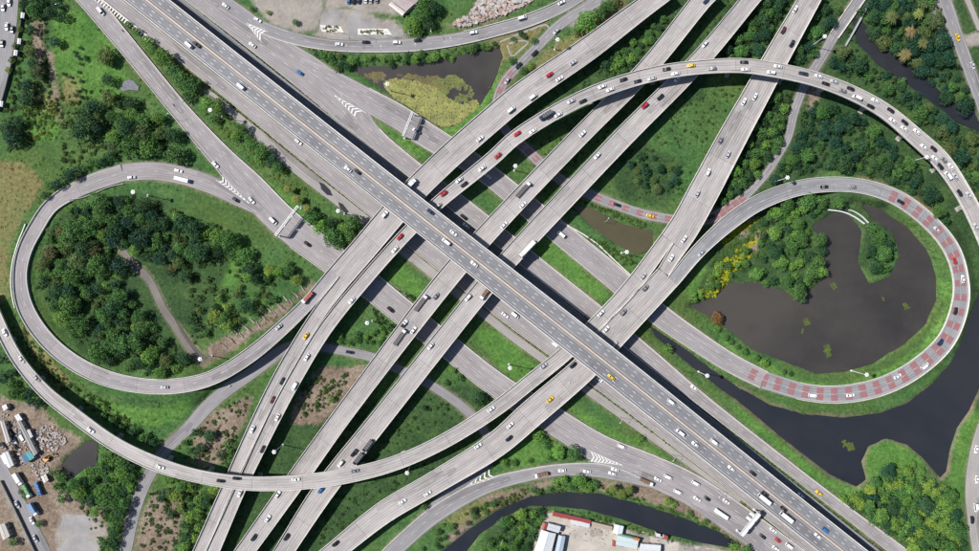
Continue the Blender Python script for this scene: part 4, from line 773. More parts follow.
def gantry(p0, p1, label, depth=1.0, panels=3, walk=False, hz=7.4):
    a = np.array(W(*p0, hz)[:2]); b = np.array(W(*p1, hz)[:2]); m_ = (a+b)/2; d = b-a; L_ = np.linalg.norm(d); rz = math.atan2(d[1], d[0])
    r = empty('sign_gantry', (m_[0], m_[1], gz(*m_)), rz); r.location.z = 0; tag(r, label, 'sign gantry', 'overhead sign gantries')
    for s_ in (-1, 1):
        q = MB(); q.box((s_*(L_/2-.3), 0, (hz-.6)/2-.4), (.6, .6, hz+.2)); q.box((s_*(L_/2-.3), 0, .15), (1.5, 1.5, .7)); q.build('post', M['whitesteel'], r)
    q = MB()
    for dy in (-depth/2, depth/2):
        for dz in (0, 1.1): q.box((0, dy, hz-.8+dz), (L_, .26, .26))
    n = max(4, int(L_/2.2))
    for i in range(n+1):
        x = -L_/2+L_*i/n; q.box((x, 0, hz+.3), (.16, depth, .12)); q.box((x, depth/2, hz-.25), (.12, .12, 1.0)); q.box((x, -depth/2, hz-.25), (.12, .12, 1.0))
    q.build('truss_beam', M['whitesteel'], r)
    for i in range(panels):
        q = MB(); x = -L_/2+L_*(i+.5)/panels; q.box((x, depth/2+.35, hz-.1), (L_/panels*.8, .14, 3.0)); q.build('sign_panel', M['steel'], r)
    if walk:
        q = MB(); q.box((0, -.1, hz+.52), (L_, depth+1.3, .12)); q.box((0, -depth/2-.75, hz+1.0), (L_, .06, .9)); q.build('walkway', M['whitesteel'], r)
        for x in (-L_*.30, -L_*.12): q = MB(); q.box((x, -2.6, hz-.2), (1.7, 3.6, 1.0)); q.build('sign_box', M['whitesteel'], r)
gantry((412.5, 112), (403, 136), 'white sign gantry over the outer frontage road by lily pond', 1.1, 3)
gantry((298, 206), (275.5, 235.5), 'long white sign gantry over ground road left of expressway', 1.2, 3)
gantry((759, 513), (741, 535), 'broad white sign gantry with walkway over the bus road', 1.6, 3, True)
# ------------------------------------------------------------------ trees
def leafcloud(r, lumps, per, size, flat_=0.75):
    V = []
    for (c_, rad) in lumps:
        n = int(per*rad*rad)
        d = r.normal(size=(n, 3)); d /= np.linalg.norm(d, axis=1)[:, None]; d[:, 2] = np.where(d[:, 2] < -.25, -d[:, 2], d[:, 2])
        pos = np.array(c_)+d*rad*(0.72+.36*r.random((n, 1)))*np.array((1, 1, flat_))
        nn = d*.8+r.normal(size=(n, 3))*.55+np.array((0, 0, .35)); nn /= np.linalg.norm(nn, axis=1)[:, None]
        u = np.cross(nn, r.normal(size=(n, 3))); u /= np.linalg.norm(u, axis=1)[:, None]; v = np.cross(nn, u)
        s_ = size*(.55+.9*r.random((n, 1))); a = u*s_*.5; b = v*s_*.33
        V.append(np.stack([pos-a, pos-b*1.0, pos+a, pos+b*1.0], 1))
    V = np.concatenate(V); return V.reshape(-1, 3)
def quads(V): return np.arange(len(V)).reshape(-1, 4)
def crown_lumps(r, n, spread=.62, rad=(.28, .46)):
    L_ = [((0, 0, .95), .52)]
    for i in range(n):
        a = i*2.4+r.random()*.8; d = spread*(.35+.65*math.sqrt((i+.5)/n)); z = .95+.30*(1-d/spread)-.28*(d/spread)**2+.2*(r.random()-.4)
        L_.append(((d*math.cos(a)*(.85+.3*r.random()), d*math.sin(a)*(.85+.3*r.random()), z), rad[0]+(rad[1]-rad[0])*r.random()))
    return L_
CR = []; CRV = []
for i in range(10):     # unit crowns (radius about 1), broadleaf
    r = np.random.default_rng(100+i); lp = crown_lumps(r, 9+i % 5, .60+.05*(i % 3)); V = leafcloud(r, lp, 560, .125+.012*(i % 3)); CR.append(fastmesh('crown', V, quads(V), 4, M['leaf'])); CRV.append(leafcloud(r, lp, 190, .20))
TR = []
for i in range(4):
    r = np.random.default_rng(50+i); b = MB(); b.cyl((0, 0, -.12), (0, 0, .55), .075, .05, 7)
    for k in range(5):
        a = k*1.256+r.random()*.6; b.cyl((0, 0, .42+.05*k), (.42*math.cos(a), .42*math.sin(a), .82+.1*r.random()), .036, .014, 5)
    TR.append(b.mesh('trunk', M['bark']))
def palm_mesh(seed):
    r = np.random.default_rng(seed); V = []; F_ = []
    for k in range(17):
        a = k*2.399; up = .35+.6*r.random(); L_ = 3.4+.8*r.random(); prev = None
        for i in range(6):
            f = i/5; x = L_*f; z = 7.2+up*2.2*f-2.6*f*f; w = .62*math.sin(math.pi*(.12+.86*f))
            for sg in (-1, 1): V.append((x*math.cos(a)-sg*w*math.sin(a), x*math.sin(a)+sg*w*math.cos(a), z-.12*abs(sg)))
            V.append((x*math.cos(a), x*math.sin(a), z+.1))
            if prev is not None: n = len(V); F_ += [(n-6, n-3, n-1, n-4), (n-4, n-1, n-2, n-5)]
            prev = 1
    me_ = bpy.data.meshes.new('crown'); me_.from_pydata(V, [], F_); me_.materials.append(M['leaf']); me_.update(); return me_
PALM = [palm_mesh(i) for i in range(3)]; pt = MB(); pt.cyl((0, 0, -.5), (.1, .05, 4), .24, .18, 8); pt.cyl((.1, .05, 4), (0, 0, 7.4), .18, .14, 8); palmtrunk = pt.mesh('trunk', M['bark'])
PAL = {'dark': ('dark green', (0.033, 0.09, 0.043)), 'mid': ('mid green', (0.076, 0.178, 0.056)), 'bright': ('bright green', (0.132, 0.27, 0.064)), 'lime': ('yellow-green', (0.19, 0.3, 0.066)), 'olive': ('olive green', (0.105, 0.155, 0.062)), 'brown': ('brownish', (0.135, 0.13, 0.058)), 'teal': ('blue-green', (0.022, 0.075, 0.052)), 'orange': ('orange-brown', (.24, .125, .055))}  # teal: blue-green leaves; on the right it also paints cloud shade into foliage
TREES = []   # (x, y, r_px, palette, place)
def T(place, items):
    for it in items: TREES.append((it[0], it[1], it[2], it[3] if len(it) > 3 else 'mid', place))
def inpoly(x, y, pp):
    ins = False; n = len(pp)
    for i in range(n):
        (x1, y1), (x2, y2) = pp[i], pp[(i+1) % n]
        if (y1 > y) != (y2 > y) and x < x1+(y-y1)*(x2-x1)/(y2-y1): ins = not ins
    return ins
ALLP = [(RD[n_].p[:, :2], RD[n_].hw, RD[n_].p[:, 2]) for n_ in RD]
def clear(x, y, margin):
    q = np.array(W(x, y, 3)[:2]); qq = np.array(W(x, y, 8)[:2])
    for p, hw, z in ALLP:
        if (np.linalg.norm(p-q, axis=1)-hw).min() < margin: return False
    return True
def dry_(x, y):
    q = np.array(W(x, y)[:2]); i = int(np.clip(np.searchsorted(gx, q[0]), 0, nx-1)); j = int(np.clip(np.searchsorted(gy, q[1]), 0, ny-1)); return wet.reshape(ny, nx)[j, i] > .6
def FILL(place, pp, n, r0, r1, pal, over=.62):
    xs = [p[0] for p in pp]; ys = [p[1] for p in pp]; got = []; k = 0
    while len(got) < n and k < n*60:
        k += 1; x = rnd.uniform(min(xs), max(xs)); y = rnd.uniform(min(ys), max(ys)); r = r0+(r1-r0)*rnd.random()**1.7
        if not inpoly(x, y, pp) or not clear(x, y, r*S*.55) or not dry_(x, y): continue
        if any(math.hypot(x-a, y-b) < (r+c_)*over for a, b, c_ in got): continue
        got.append((x, y, r)); TREES.append((x, y, r, rnd.choice(pal.split()), place))
FILL('top left corner of the meadow', [(24, -3), (56, -4), (57, 11), (40, 16), (24, 15)], 7, 6, 9, 'dark dark mid')
T('the left meadow', [(62, 17, 6, 'dark'), (54, 42, 6.5, 'teal'), (104, 56, 9, 'olive'), (109, 61, 6, 'dark'), (107, 79, 7.5, 'dark'), (84, 116, 12, 'dark'), (93, 107, 9, 'teal'), (80, 131, 10, 'dark'), (96, 128, 7, 'teal'), (109, 97, 8, 'olive'), (30, 30, 6, 'dark'), (33, 62, 8, 'dark'), (37, 72, 7, 'olive'), (26, 98, 8, 'dark'), (25, 86, 8, 'teal'), (29, 50, 7, 'olive'), (12, 138, 9, 'teal'), (7, 127, 8, 'dark'), (17, 122, 7, 'dark')])
T('the left meadow hedge dots', [(x, y, 2.1, 'teal') for x, y in [(80, 48), (74, 52), (76, 56), (79, 58), (85, 57), (80, 64), (63, 74), (70, 77), (78, 72), (81, 81), (72, 82), (77, 91), (83, 90), (81, 97), (77, 95), (86, 60)]])
FILL('the woods above left loop', [(108, 112), (130, 98), (150, 108), (160, 120), (172, 134), (190, 158), (178, 160), (150, 152), (112, 152)], 17, 6.5, 11, 'mid mid bright dark olive')
FILL('the outer bank of left loop', [(38, 205), (48, 186), (62, 176), (95, 160), (112, 152), (118, 158), (90, 168), (60, 187), (48, 202)], 14, 4.5, 8, 'dark teal mid')
T('the row between ground road and expressway', [(128, 25, 4, 'mid'), (136, 31, 5, 'mid'), (147, 41, 6, 'bright'), (152, 50, 7, 'mid'), (163, 57, 9, 'bright'), (172, 71, 8, 'mid'), (168, 81, 8, 'dark'), (180, 79, 9, 'mid'), (190, 85, 9, 'mid'), (177, 94, 8, 'olive'), (207, 103, 8, 'bright'), (217, 108, 9, 'bright'), (226, 114, 7, 'mid'), (213, 119, 6, 'mid'), (241, 129, 7, 'mid'), (235, 136, 6, 'bright'), (251, 145, 7, 'mid'), (262, 151, 8, 'mid'), (270, 161, 8, 'dark'), (277, 168, 7, 'mid'), (258, 158, 6, 'bright'), (248, 137, 5, 'mid'), (187, 97, 6, 'dark')])
T('the clump beside the long sign gantry', [(311, 218, 8, 'mid'), (322, 229, 9, 'bright'), (333, 237, 10, 'mid'), (331, 223, 7, 'dark'), (344, 229, 7, 'bright'), (353, 222, 8, 'mid'), (350, 236, 7, 'mid'), (340, 244, 7, 'mid')])
FILL('the wooded park inside left loop', [(50, 218), (75, 205), (115, 198), (150, 203), (200, 220), (240, 246), (262, 268), (250, 280), (232, 262), (205, 250), (190, 262), (188, 285), (150, 262), (130, 248), (118, 258), (128, 290), (160, 340), (196, 362), (170, 374), (120, 367), (80, 346), (50, 314), (36, 282), (40, 245)], 165, 4.2, 11, 'dark dark mid mid mid teal bright olive dark mid bright', .55)
T('the wooded park inside left loop', [(49, 252, 7.5, 'brown'), (92, 250, 8.5, 'brown'), (60, 232, 6, 'brown'), (172, 268, 5, 'brown')])
FILL('the park clump beside its path', [(183, 322), (195, 305), (215, 298), (240, 284), (262, 265), (290, 262), (308, 268), (290, 290), (255, 314), (225, 328), (205, 340), (190, 338)], 32, 4, 9, 'bright mid mid lime olive dark', .56)
FILL('the belt below the top road', [(276, 41), (300, 50), (340, 55), (352, 68), (335, 72), (310, 62), (284, 50)], 16, 4, 7, 'mid dark bright olive')
FILL('the bank between top road and lily pond', [(345, 54), (400, 56), (460, 49), (496, 41), (496, 46), (460, 58), (400, 65), (350, 66)], 22, 3.2, 5.2, 'mid dark bright')
FILL('the row between frontage road and lily pond', [(316, 66), (345, 75), (380, 91), (410, 112), (436, 131), (426, 133), (395, 110), (350, 88), (320, 74)], 22, 3.4, 5.6, 'mid dark bright')
T('the corner by the pink roofed building', [(412, 24, 9, 'bright'), (421, 14, 10, 'mid'), (428, 23, 7, 'dark'), (417, 31, 6, 'bright'), (433, 8, 8, 'dark'), (424, 3, 8, 'mid'), (407, 30, 4, 'lime')])
T('the dry bank beside narrow lane', [(587, 22, 12.5, 'bright'), (600, 13, 8, 'mid'), (607, 6, 7, 'mid'), (614, 1, 6, 'olive'), (577, 30, 6, 'mid'), (505, 71, 5, 'bright'), (500, 78, 4, 'bright'), (523, 70, 5, 'mid'), (530, 66, 4, 'lime')])
T('the small lawn islet at the top', [(521, 33, 3.6, 'dark'), (524, 36, 3.2, 'dark'), (513, 39, 3, 'mid'), (533, 40, 4, 'mid'), (540, 36, 4.5, 'mid'), (527, 48, 3.5, 'mid'), (512, 60, 4, 'mid')])
FILL('the slope between two top flyovers', [(604, 62), (640, 36), (668, 14), (690, 6), (682, 25), (650, 60), (620, 76), (600, 75)], 20, 3.6, 6.5, 'mid bright dark')
FILL('the scrub above the long curved ramp', [(738, 14), (760, 0), (790, 0), (772, 40), (757, 56), (722, 56), (712, 50)], 18, 5, 8, 'dark teal mid')
FILL('the gap left of the small bridge', [(818, 6), (842, 8), (820, 52), (800, 62), (796, 45)], 12, 4.5, 7, 'dark mid teal')
FILL('the strip between flyover and narrow lane', [(762, 95), (795, 88), (786, 138), (766, 162), (740, 198), (706, 212), (712, 192), (740, 150)], 32, 4.5, 7.5, 'mid dark bright mid')
FILL('the riverside forest at top right', [(860, -4), (938, -4), (944, 40), (962, 78), (979, 118), (985, 200), (972, 190), (945, 145), (925, 122), (896, 100), (880, 84), (830, 66), (846, 46), (858, 60), (880, 74), (862, 26)], 95, 4, 10, 'dark teal teal mid olive', .6)
FILL('the thicket inside the long curved ramp', [(772, 135), (790, 112), (835, 108), (872, 122), (900, 150), (928, 178), (946, 205), (952, 228), (930, 208), (900, 186), (860, 172), (815, 168), (778, 186), (758, 190)], 78, 3.5, 9.5, 'teal dark dark mid', .6)
FILL('the pond garden inside red-banded loop', [(770, 210), (805, 198), (826, 205), (812, 225), (825, 250), (825, 278), (800, 294), (775, 284), (750, 282), (758, 258), (762, 228)], 50, 4, 10, 'mid dark mid bright', .55)
FILL('the garden edge above the loop pond', [(690, 296), (712, 272), (745, 246), (756, 262), (735, 280), (714, 292), (698, 304)], 14, 3.5, 5.5, 'bright lime mid')
T('the islet in the loop pond', [(880, 238, 8, 'mid'), (884, 254, 9, 'mid'), (876, 267, 8, 'dark'), (873, 229, 6, 'mid'), (889, 246, 7, 'dark'), (872, 252, 7, 'dark'), (885, 268, 6, 'mid')])
T('the pond head below red-banded loop', [(824, 194, 0.1, 'mid'), (822, 201, 7, 'mid'), (838, 203, 6, 'mid'), (812, 205, 7, 'dark'), (846, 207, 4, 'dark')])
T('the lawn left of the loop pond', [(718, 319, 6.5, 'orange'), (717, 329, 4, 'bright'), (726, 338, 3.5, 'mid'), (731, 342, 3.5, 'mid'), (738, 347, 3.5, 'mid'), (745, 352, 4, 'mid'), (757, 358, 4, 'mid'), (765, 363, 5, 'bright'), (784, 372, 3.2, 'mid'), (791, 374, 3, 'dark'), (668, 349, 5.5, 'bright')])
FILL('the lower right wood', [(846, 504), (866, 490), (880, 474), (905, 466), (925, 476), (945, 490), (957, 502), (966, 560), (885, 560), (850, 524)], 92, 4, 10, 'dark mid bright mid teal lime', .54)
FILL('the pale crest of lower right wood', [(900, 464), (918, 462), (945, 486), (958, 500), (960, 540), (940, 530), (925, 490)], 20, 4.5, 7.5, 'lime bright bright', .6)
FILL('the near edge of lower right wood', [(840, 496), (856, 492), (880, 510), (905, 530), (900, 556), (870, 535), (846, 516)], 16, 5, 8, 'lime bright mid', .6)
T('the lawn wedge above the curved bottom road', [(538, 436, 6, 'bright'), (544, 441, 5, 'mid'), (558, 453, 7, 'bright'), (566, 447, 6, 'bright'), (574, 454, 7.5, 'mid'), (580, 450, 5, 'mid'), (551, 457, 5, 'mid'), (498, 455, 5, 'mid'), (504, 462, 5, 'bright'), (514, 463, 4, 'mid'), (530, 461, 3.5, 'mid'), (548, 447, 4, 'dark')])
T('the bank above bottom canal', [(556, 483, 5.5, 'bright'), (563, 480, 5, 'bright'), (580, 482, 7, 'bright'), (588, 487, 6, 'bright'), (595, 485, 5, 'mid'), (572, 486, 5, 'mid'), (549, 489, 4, 'mid'), (532, 490, 4.5, 'mid'), (538, 492, 4, 'mid'), (668, 502, 5, 'lime'), (674, 505, 4, 'bright'), (690, 514, 3.5, 'mid'), (706, 522, 3.5, 'mid'), (744, 535, 6, 'lime'), (752, 541, 6, 'bright'), (736, 548, 6, 'bright'), (762, 550, 6, 'mid'), (748, 551, 6, 'mid')])
FILL('the overgrown plot left of white roofs', [(474, 556), (496, 530), (515, 512), (545, 508), (540, 528), (528, 556)], 26, 3.8, 7, 'bright mid dark', .6)
FILL('the scrub left of bottom canal', [(410, 556), (440, 528), (470, 512), (494, 500), (510, 500), (470, 522), (435, 552)], 16, 2.8, 4.5, 'olive mid dark')
FILL('the grove beside scrap yard', [(72, 484), (80, 470), (98, 470), (102, 452), (125, 460), (143, 474), (132, 505), (120, 532), (108, 556), (98, 548), (108, 520), (85, 505)], 40, 5, 8.5, 'dark mid mid bright', .58)
FILL('the pond edge of scrap yard', [(52, 468), (62, 480), (70, 492), (62, 505), (56, 486)], 6, 4, 6.5, 'mid dark')
FILL('the strip right of service road', [(158, 482), (180, 474), (218, 488), (205, 520), (188, 560), (172, 560), (182, 520), (158, 510)], 28, 4.5, 7.5, 'mid dark bright lime', .6)
FILL('the bank under left curved ramp', [(92, 412), (120, 424), (150, 440), (162, 452), (140, 452), (112, 432)], 14, 4, 6.5, 'dark mid')
FILL('the dirt patch left of narrow flyover', [(172, 446), (186, 428), (206, 424), (214, 440), (190, 462), (172, 458)], 7, 4, 6.5, 'mid dark'); FILL('the dirt patch left of narrow flyover', [(216, 458), (238, 430), (240, 445), (226, 470)], 6, 4, 6.5, 'mid dark')
FILL('the hedge above the narrow service road', [(328, 330), (350, 336), (396, 322), (388, 344), (345, 344), (330, 340)], 13, 3, 4.6, 'mid bright')
T('the lawns under the flyovers', [(478, 398, 8.5, 'dark'), (452, 370, 4, 'bright'), (445, 383, 4, 'mid'), (459, 378, 4, 'mid'), (368, 303, 4, 'dark'), (640, 439, 4.5, 'bright'), (423, 507, 5, 'mid'), (424, 408, 3.5, 'dark'), (331, 400, 4, 'bright'), (292, 318, 4, 'dark')])
FILL('the lower left field edge', [(-3, 352), (22, 385), (48, 408), (20, 404), (-3, 385)], 10, 4.5, 6.5, 'dark teal mid')
FILL('the marsh thicket between two straight flyovers', [(625, 165), (640, 148), (672, 160), (682, 176), (664, 192), (640, 186)], 16, 3.5, 6, 'dark olive teal')
T('the yard road verge', [(38, 524, 4, 'mid'), (24, 497, 3.5, 'mid'), (13, 542, 5, 'mid'), (20, 492, 3, 'mid')]); T('the car lot planter', [(295, 22, 3.6, 'mid'), (268, 12, 2.8, 'lime'), (252, 8, 3, 'mid')])
T('the corner street edge', [(19, 17, 3.5, 'lime'), (20, 29, 3.5, 'olive'), (15, 46, 4, 'olive'), (11, 60, 4, 'olive'), (8, 70, 4, 'lime'), (4, 84, 4.5, 'olive')])
TREES = [t for t in TREES if t[2] > 1 and (clear(t[0], t[1], min(1.2, t[2]*S*.4)))]
TREES.sort(key=lambda t: -t[2]); NIND = 296
def tinfo(t):
    x, y, r, pal, place = t; rad = r*S*1.08; hgt = rad*1.35; q = W(x, y, hgt*.7); return q[0], q[1], gz(q[0], q[1]), rad
cnt = {}
key = lambda t: (t[4], t[3], 'large' if t[2] > 7.2 else 'small')
for t in TREES[:NIND]: cnt.setdefault(key(t), []).append(t)
lab_of = {}
for k_, ts in cnt.items():
    ts.sort(key=lambda t: t[0]); base = f"{k_[2]} {PAL[k_[1]][0]} tree"
    for i, t in enumerate(ts):
        if len(ts) == 1: lab_of[id(t)] = f"only {base} in {k_[0]}"
        elif len(ts) <= 30: lab_of[id(t)] = f"{ORD[i]} {base} from left in {k_[0]}"
        else: lab_of[id(t)] = f"{base} with a ragged crown in {k_[0]}"
for i, t in enumerate(TREES[:NIND]):
    x, y, z, rad = tinfo(t); r = empty('broadleaf_tree', (x, y, z), rnd.uniform(0, 6.28)); hs = rnd.uniform(.9, 1.15); r.scale = (rad, rad, rad*hs)
    link('trunk', TR[i % 4], r); c_ = link('crown', CR[rnd.randrange(10)], r); jv = rnd.uniform(.8, 1.22); col = PAL[t[3]][1]; c_.color = (col[0]*jv*rnd.uniform(.9, 1.12), col[1]*jv, col[2]*jv*rnd.uniform(.9, 1.1), 1)
    tag(r, lab_of[id(t)], 'tree', 'trees in '+t[4])
def merge(name, items, mesh_fn, label, color):
    Vs = []
    for it in items: Vs.append(mesh_fn(it))
    V = np.concatenate(Vs); o = link(name, fastmesh(name, V, quads(V), 4, M['leaf'])); o.color = (*color, 1); tag(o, label, 'shrubs', kind='stuff'); return o
def place_(V, x, y, z, rad, hs=1.0):
    a = rnd.uniform(0, 6.28); co, si = math.cos(a), math.sin(a); return np.column_stack([x+rad*(V[:, 0]*co-V[:, 1]*si), y+rad*(V[:, 0]*si+V[:, 1]*co), z+rad*hs*V[:, 2]])
rest = {}
for t in TREES[NIND:]: rest.setdefault(t[3], []).append(t)
for p_, ts in rest.items():
    def fn(t):
        x, y, z, rad = tinfo(t); return place_(CRV[rnd.randrange(10)], x, y, z-.1*rad, rad, 1.0)
    merge('small_tree_mass', ts, fn, f'{PAL[p_][0]} smaller trees and saplings filling the groves', PAL[p_][1])
# palms
for i, (x, y, s_, c_) in enumerate([(287, 189, .8, (.16, .17, .05)), (296, 199, .9, (.16, .18, .05)), (306, 208, .85, (.14, .17, .05)), (613, 489, .9, (.09, .14, .03)), (622, 494, 1.0, (.10, .14, .03)), (629, 491, .9, (.09, .13, .03)), (890, 19, 1.3, (.10, .12, .05)), (909, 33, 1.2, (.17, .14, .08)), (905, 55, 1.3, (.17, .15, .07)), (922, 44, 1.1, (.10, .12, .05)), (940, 42, 1.0, (.14, .17, .04)), (918, 15, 1.1, (.15, .20, .06))]):
    q = W(x, y, 6); r = empty('palm_tree', (q[0], q[1], gz(q[0], q[1])), rnd.uniform(0, 6)); r.scale = (s_,)*3; link('trunk', palmtrunk, r); c = link('crown', PALM[i % 3], r); c.color = (*c_, 1)
    tag(r, f"{ORD[i if i < 3 else i-3 if i < 6 else i-6]} palm tree from left {['on the lawn strip before the long gantry', 'leaning over the bottom canal', 'in the top right riverside forest'][0 if i < 3 else 1 if i < 6 else 2]}" if i < 6 else f"{ORD[sorted(range(6, 12), key=lambda k: [890, 909, 905, 922, 940, 918][k-6]).index(i)]} palm tree from left in the top right riverside forest", 'palm tree', 'palm trees')
# ------------------------------------------------------------------ undergrowth
BV = []
for i in range(6):
    r = np.random.default_rng(300+i); BV.append(leafcloud(r, [((0, 0, .35), .62), ((.4, .2, .25), .45), ((-.35, .25, .25), .45), ((.05, -.4, .25), .45)], 52, .42, .8))
def bushes(label, pp_list, n, r0, r1, color, margin=.7, water_ok=False):
    items = []
    for pp in pp_list:
        xs = [p[0] for p in pp]; ys = [p[1] for p in pp]; k = 0; got = 0
        while got < n and k < n*8:
            k += 1; x = rnd.uniform(min(xs), max(xs)); y = rnd.uniform(min(ys), max(ys)); r = (r0+(r1-r0)*rnd.random()**1.6)*S
            if inpoly(x, y, pp) and clear(x, y, margin+r*.5) and dry_(x, y): q = W(x, y, .5); items.append((q[0], q[1], gz(q[0], q[1]), r)); got += 1
    return merge('undergrowth', items, lambda t: place_(BV[rnd.randrange(6)], t[0], t[1], t[2]-.1, t[3], rnd.uniform(.6, 1.0)), label, color)
def hedge(label, off, x0, x1, w, color, r0=.9, r1=1.5, stp=1.3):
    items = []; x = x0
    while x < x1:
        o_ = off+rnd.uniform(-w, w); p = par(x, o_, 1); q = W(p[0], p[1]); x += stp*rnd.uniform(.7, 1.3); r = rnd.uniform(r0, r1)*S
        if rnd.random() < .93 and all((np.linalg.norm(RD[n_].p[:, :2]-np.array(q[:2]), axis=1)-RD[n_].hw).min() > .15 for n_ in GND): items.append((q[0], q[1], gz(q[0], q[1]), r))
    merge('hedge', items, lambda t: place_(BV[rnd.randrange(6)], t[0], t[1], t[2]-.1, t[3], .9), label, color)
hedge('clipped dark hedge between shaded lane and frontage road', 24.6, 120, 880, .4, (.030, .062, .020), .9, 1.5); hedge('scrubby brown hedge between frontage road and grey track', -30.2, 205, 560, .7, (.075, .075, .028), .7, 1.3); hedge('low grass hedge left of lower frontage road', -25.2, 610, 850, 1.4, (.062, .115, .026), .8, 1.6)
bushes('dark green undergrowth of the wooded park', [[(45, 220), (75, 203), (130, 195), (200, 218), (262, 268), (300, 268), (250, 315), (190, 345), (190, 265), (130, 250), (125, 290), (160, 335), (196, 360), (150, 374), (80, 346), (36, 290)]], 620, 1.5, 4.5, (.045, .088, .022))
bushes('meadow weeds beside the corner street', [[(26, 15), (46, 15), (50, 80), (60, 110), (30, 150), (8, 150), (4, 110), (18, 70)], [(60, 90), (110, 90), (170, 130), (185, 158), (100, 158), (60, 178)]], 260, 1.2, 3.6, (.048, .088, .024))
bushes('sunlit lime scrub in the fields', [[(22, 98), (56, 102), (60, 138), (28, 144)], [(215, 98), (246, 125), (320, 206), (300, 205), (240, 150), (200, 110)]], 130, 1.0, 2.8, (.125, .175, .032))
bushes('shade-tinted blue-green undergrowth of the right thickets', [[(772, 130), (790, 100), (840, 100), (900, 150), (955, 230), (930, 212), (860, 175), (810, 172), (760, 195)], [(855, 0), (945, 0), (979, 120), (979, 205), (930, 120), (830, 68)], [(735, 10), (792, 0), (752, 62), (712, 56)], [(800, 95), (760, 90), (700, 215), (745, 198)]], 330, 1.4, 4.2, (.026, .060, .025))  # shade over the right side is put into this leaf colour
bushes('mid green undergrowth of the lower right wood', [[(846, 504), (868, 490), (900, 468), (945, 490), (966, 560), (885, 560)]], 260, 1.5, 4.0, (.050, .098, .025))
bushes('yellow flowering shrubs in curved garden beds', [[(704, 296), (708, 276), (730, 254), (757, 236), (758, 242), (736, 262), (718, 280), (712, 300)], [(712, 300), (724, 272), (748, 250), (754, 254), (732, 274), (722, 296)], [(722, 240), (740, 226), (760, 216), (756, 222), (738, 234), (724, 246)]], 190, 1.0, 2.0, (.42, .43, .02), .3)
bushes('garden greenery beside the yellow shrubs', [[(690, 300), (720, 246), (770, 208), (800, 205), (770, 250), (740, 280)]], 170, 1.2, 3.2, (.068, .125, .024))
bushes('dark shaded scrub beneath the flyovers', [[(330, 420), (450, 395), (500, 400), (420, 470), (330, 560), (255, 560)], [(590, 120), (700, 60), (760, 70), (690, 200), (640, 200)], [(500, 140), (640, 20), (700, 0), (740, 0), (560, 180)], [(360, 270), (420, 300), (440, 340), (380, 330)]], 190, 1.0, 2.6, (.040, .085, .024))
bushes('lush bank plants beside the bottom canal', [[(480, 558), (510, 512), (546, 506), (620, 518), (690, 540), (690, 546), (600, 526), (546, 514), (530, 558)], [(440, 526), (520, 488), (600, 484), (740, 532), (735, 540), (600, 492), (500, 508)]], 230, 1.0, 2.8, (.066, .118, .026))
bushes('scrub beside the service road', [[(100, 440), (150, 470), (130, 540), (104, 556), (70, 490)], [(158, 480), (218, 488), (188, 560), (170, 560), (184, 516)], [(150, 490), (184, 500), (176, 556), (136, 556)], [(300, 380), (350, 372), (336, 404), (296, 420)], [(180, 425), (250, 396), (225, 470), (170, 462)], [(70, 385), (100, 398), (165, 450), (110, 432)], [(20, 310), (60, 372), (80, 390), (60, 392), (20, 350)]], 110, 1.2, 3.4, (.050, .098, .024))
bushes('pond bank bushes', [[(276, 40), (345, 54), (400, 56), (496, 41), (496, 47), (400, 66), (350, 68), (318, 62)], [(316, 66), (380, 90), (436, 130), (426, 134), (350, 90)], [(575, 198), (650, 224), (640, 228), (590, 206)], [(560, 225), (600, 240), (650, 262), (620, 266)]], 90, 1.0, 2.4, (.060, .115, .026))
# grass tufts and weeds over the open ground
TV = []
for i in range(5):
    r = np.random.default_rng(700+i); TV.append(leafcloud(r, [((0, 0, .12), .75)], 18, .62, .45))
tp = np.column_stack([nr.uniform(-325, 325, 26000), nr.uniform(-190, 190, 26000)]); td, _ = roaddist(tp, GND); ti = np.clip(np.searchsorted(gx, tp[:, 0]), 0, nx-1); tj = np.clip(np.searchsorted(gy, tp[:, 1]), 0, ny-1); fl = tj*nx+ti
def att(k): v = np.empty(len(GP), np.float32); bpy.data.objects['ground'].data.attributes[k].data.foreach_get('value', v); return v[fl]
cov = {k: att(k) for k in cover}; okk = (td > 1.2) & (wet[fl] > 1.0) & (cov['pave'] < .3) & (cov['dirt']*.85 < nr.random(26000)) & (vnoise(tp, 16, 40)*.6+vnoise(tp, 5, 41)*.4 > .36+.25*nr.random(26000)); ld, _ = roaddist(tp, ['west_loop', 'east_loop'], zmax=6.3); okk &= ld > .8
zone = np.where(cov['dry'] > .5, 3, np.where(cov['lush'] > .5, 2, np.where(cov['deep'] > .5, 1, 0)))
for zi, (cl, lab) in enumerate([((.062, .128, .032), 'scattered green grass tufts and weeds on open ground'), ((.040, .088, .028), 'scattered dark green weeds on dark and shade-toned ground'), ((.105, .190, .036), 'scattered yellow-green grass tufts on the lawns'), ((.19, .17, .075), 'scattered straw-coloured grass tufts on dry ground')]):
    its = np.where(okk & (zone == zi))[0]
    merge('grass_tufts', [(tp[i, 0], tp[i, 1], float(gh[fl[i]]), rnd.uniform(.45, 1.25)) for i in its], lambda t: place_(TV[rnd.randrange(5)], t[0], t[1], t[2]-.05, t[3], rnd.uniform(.5, 1.0)), lab, cl)
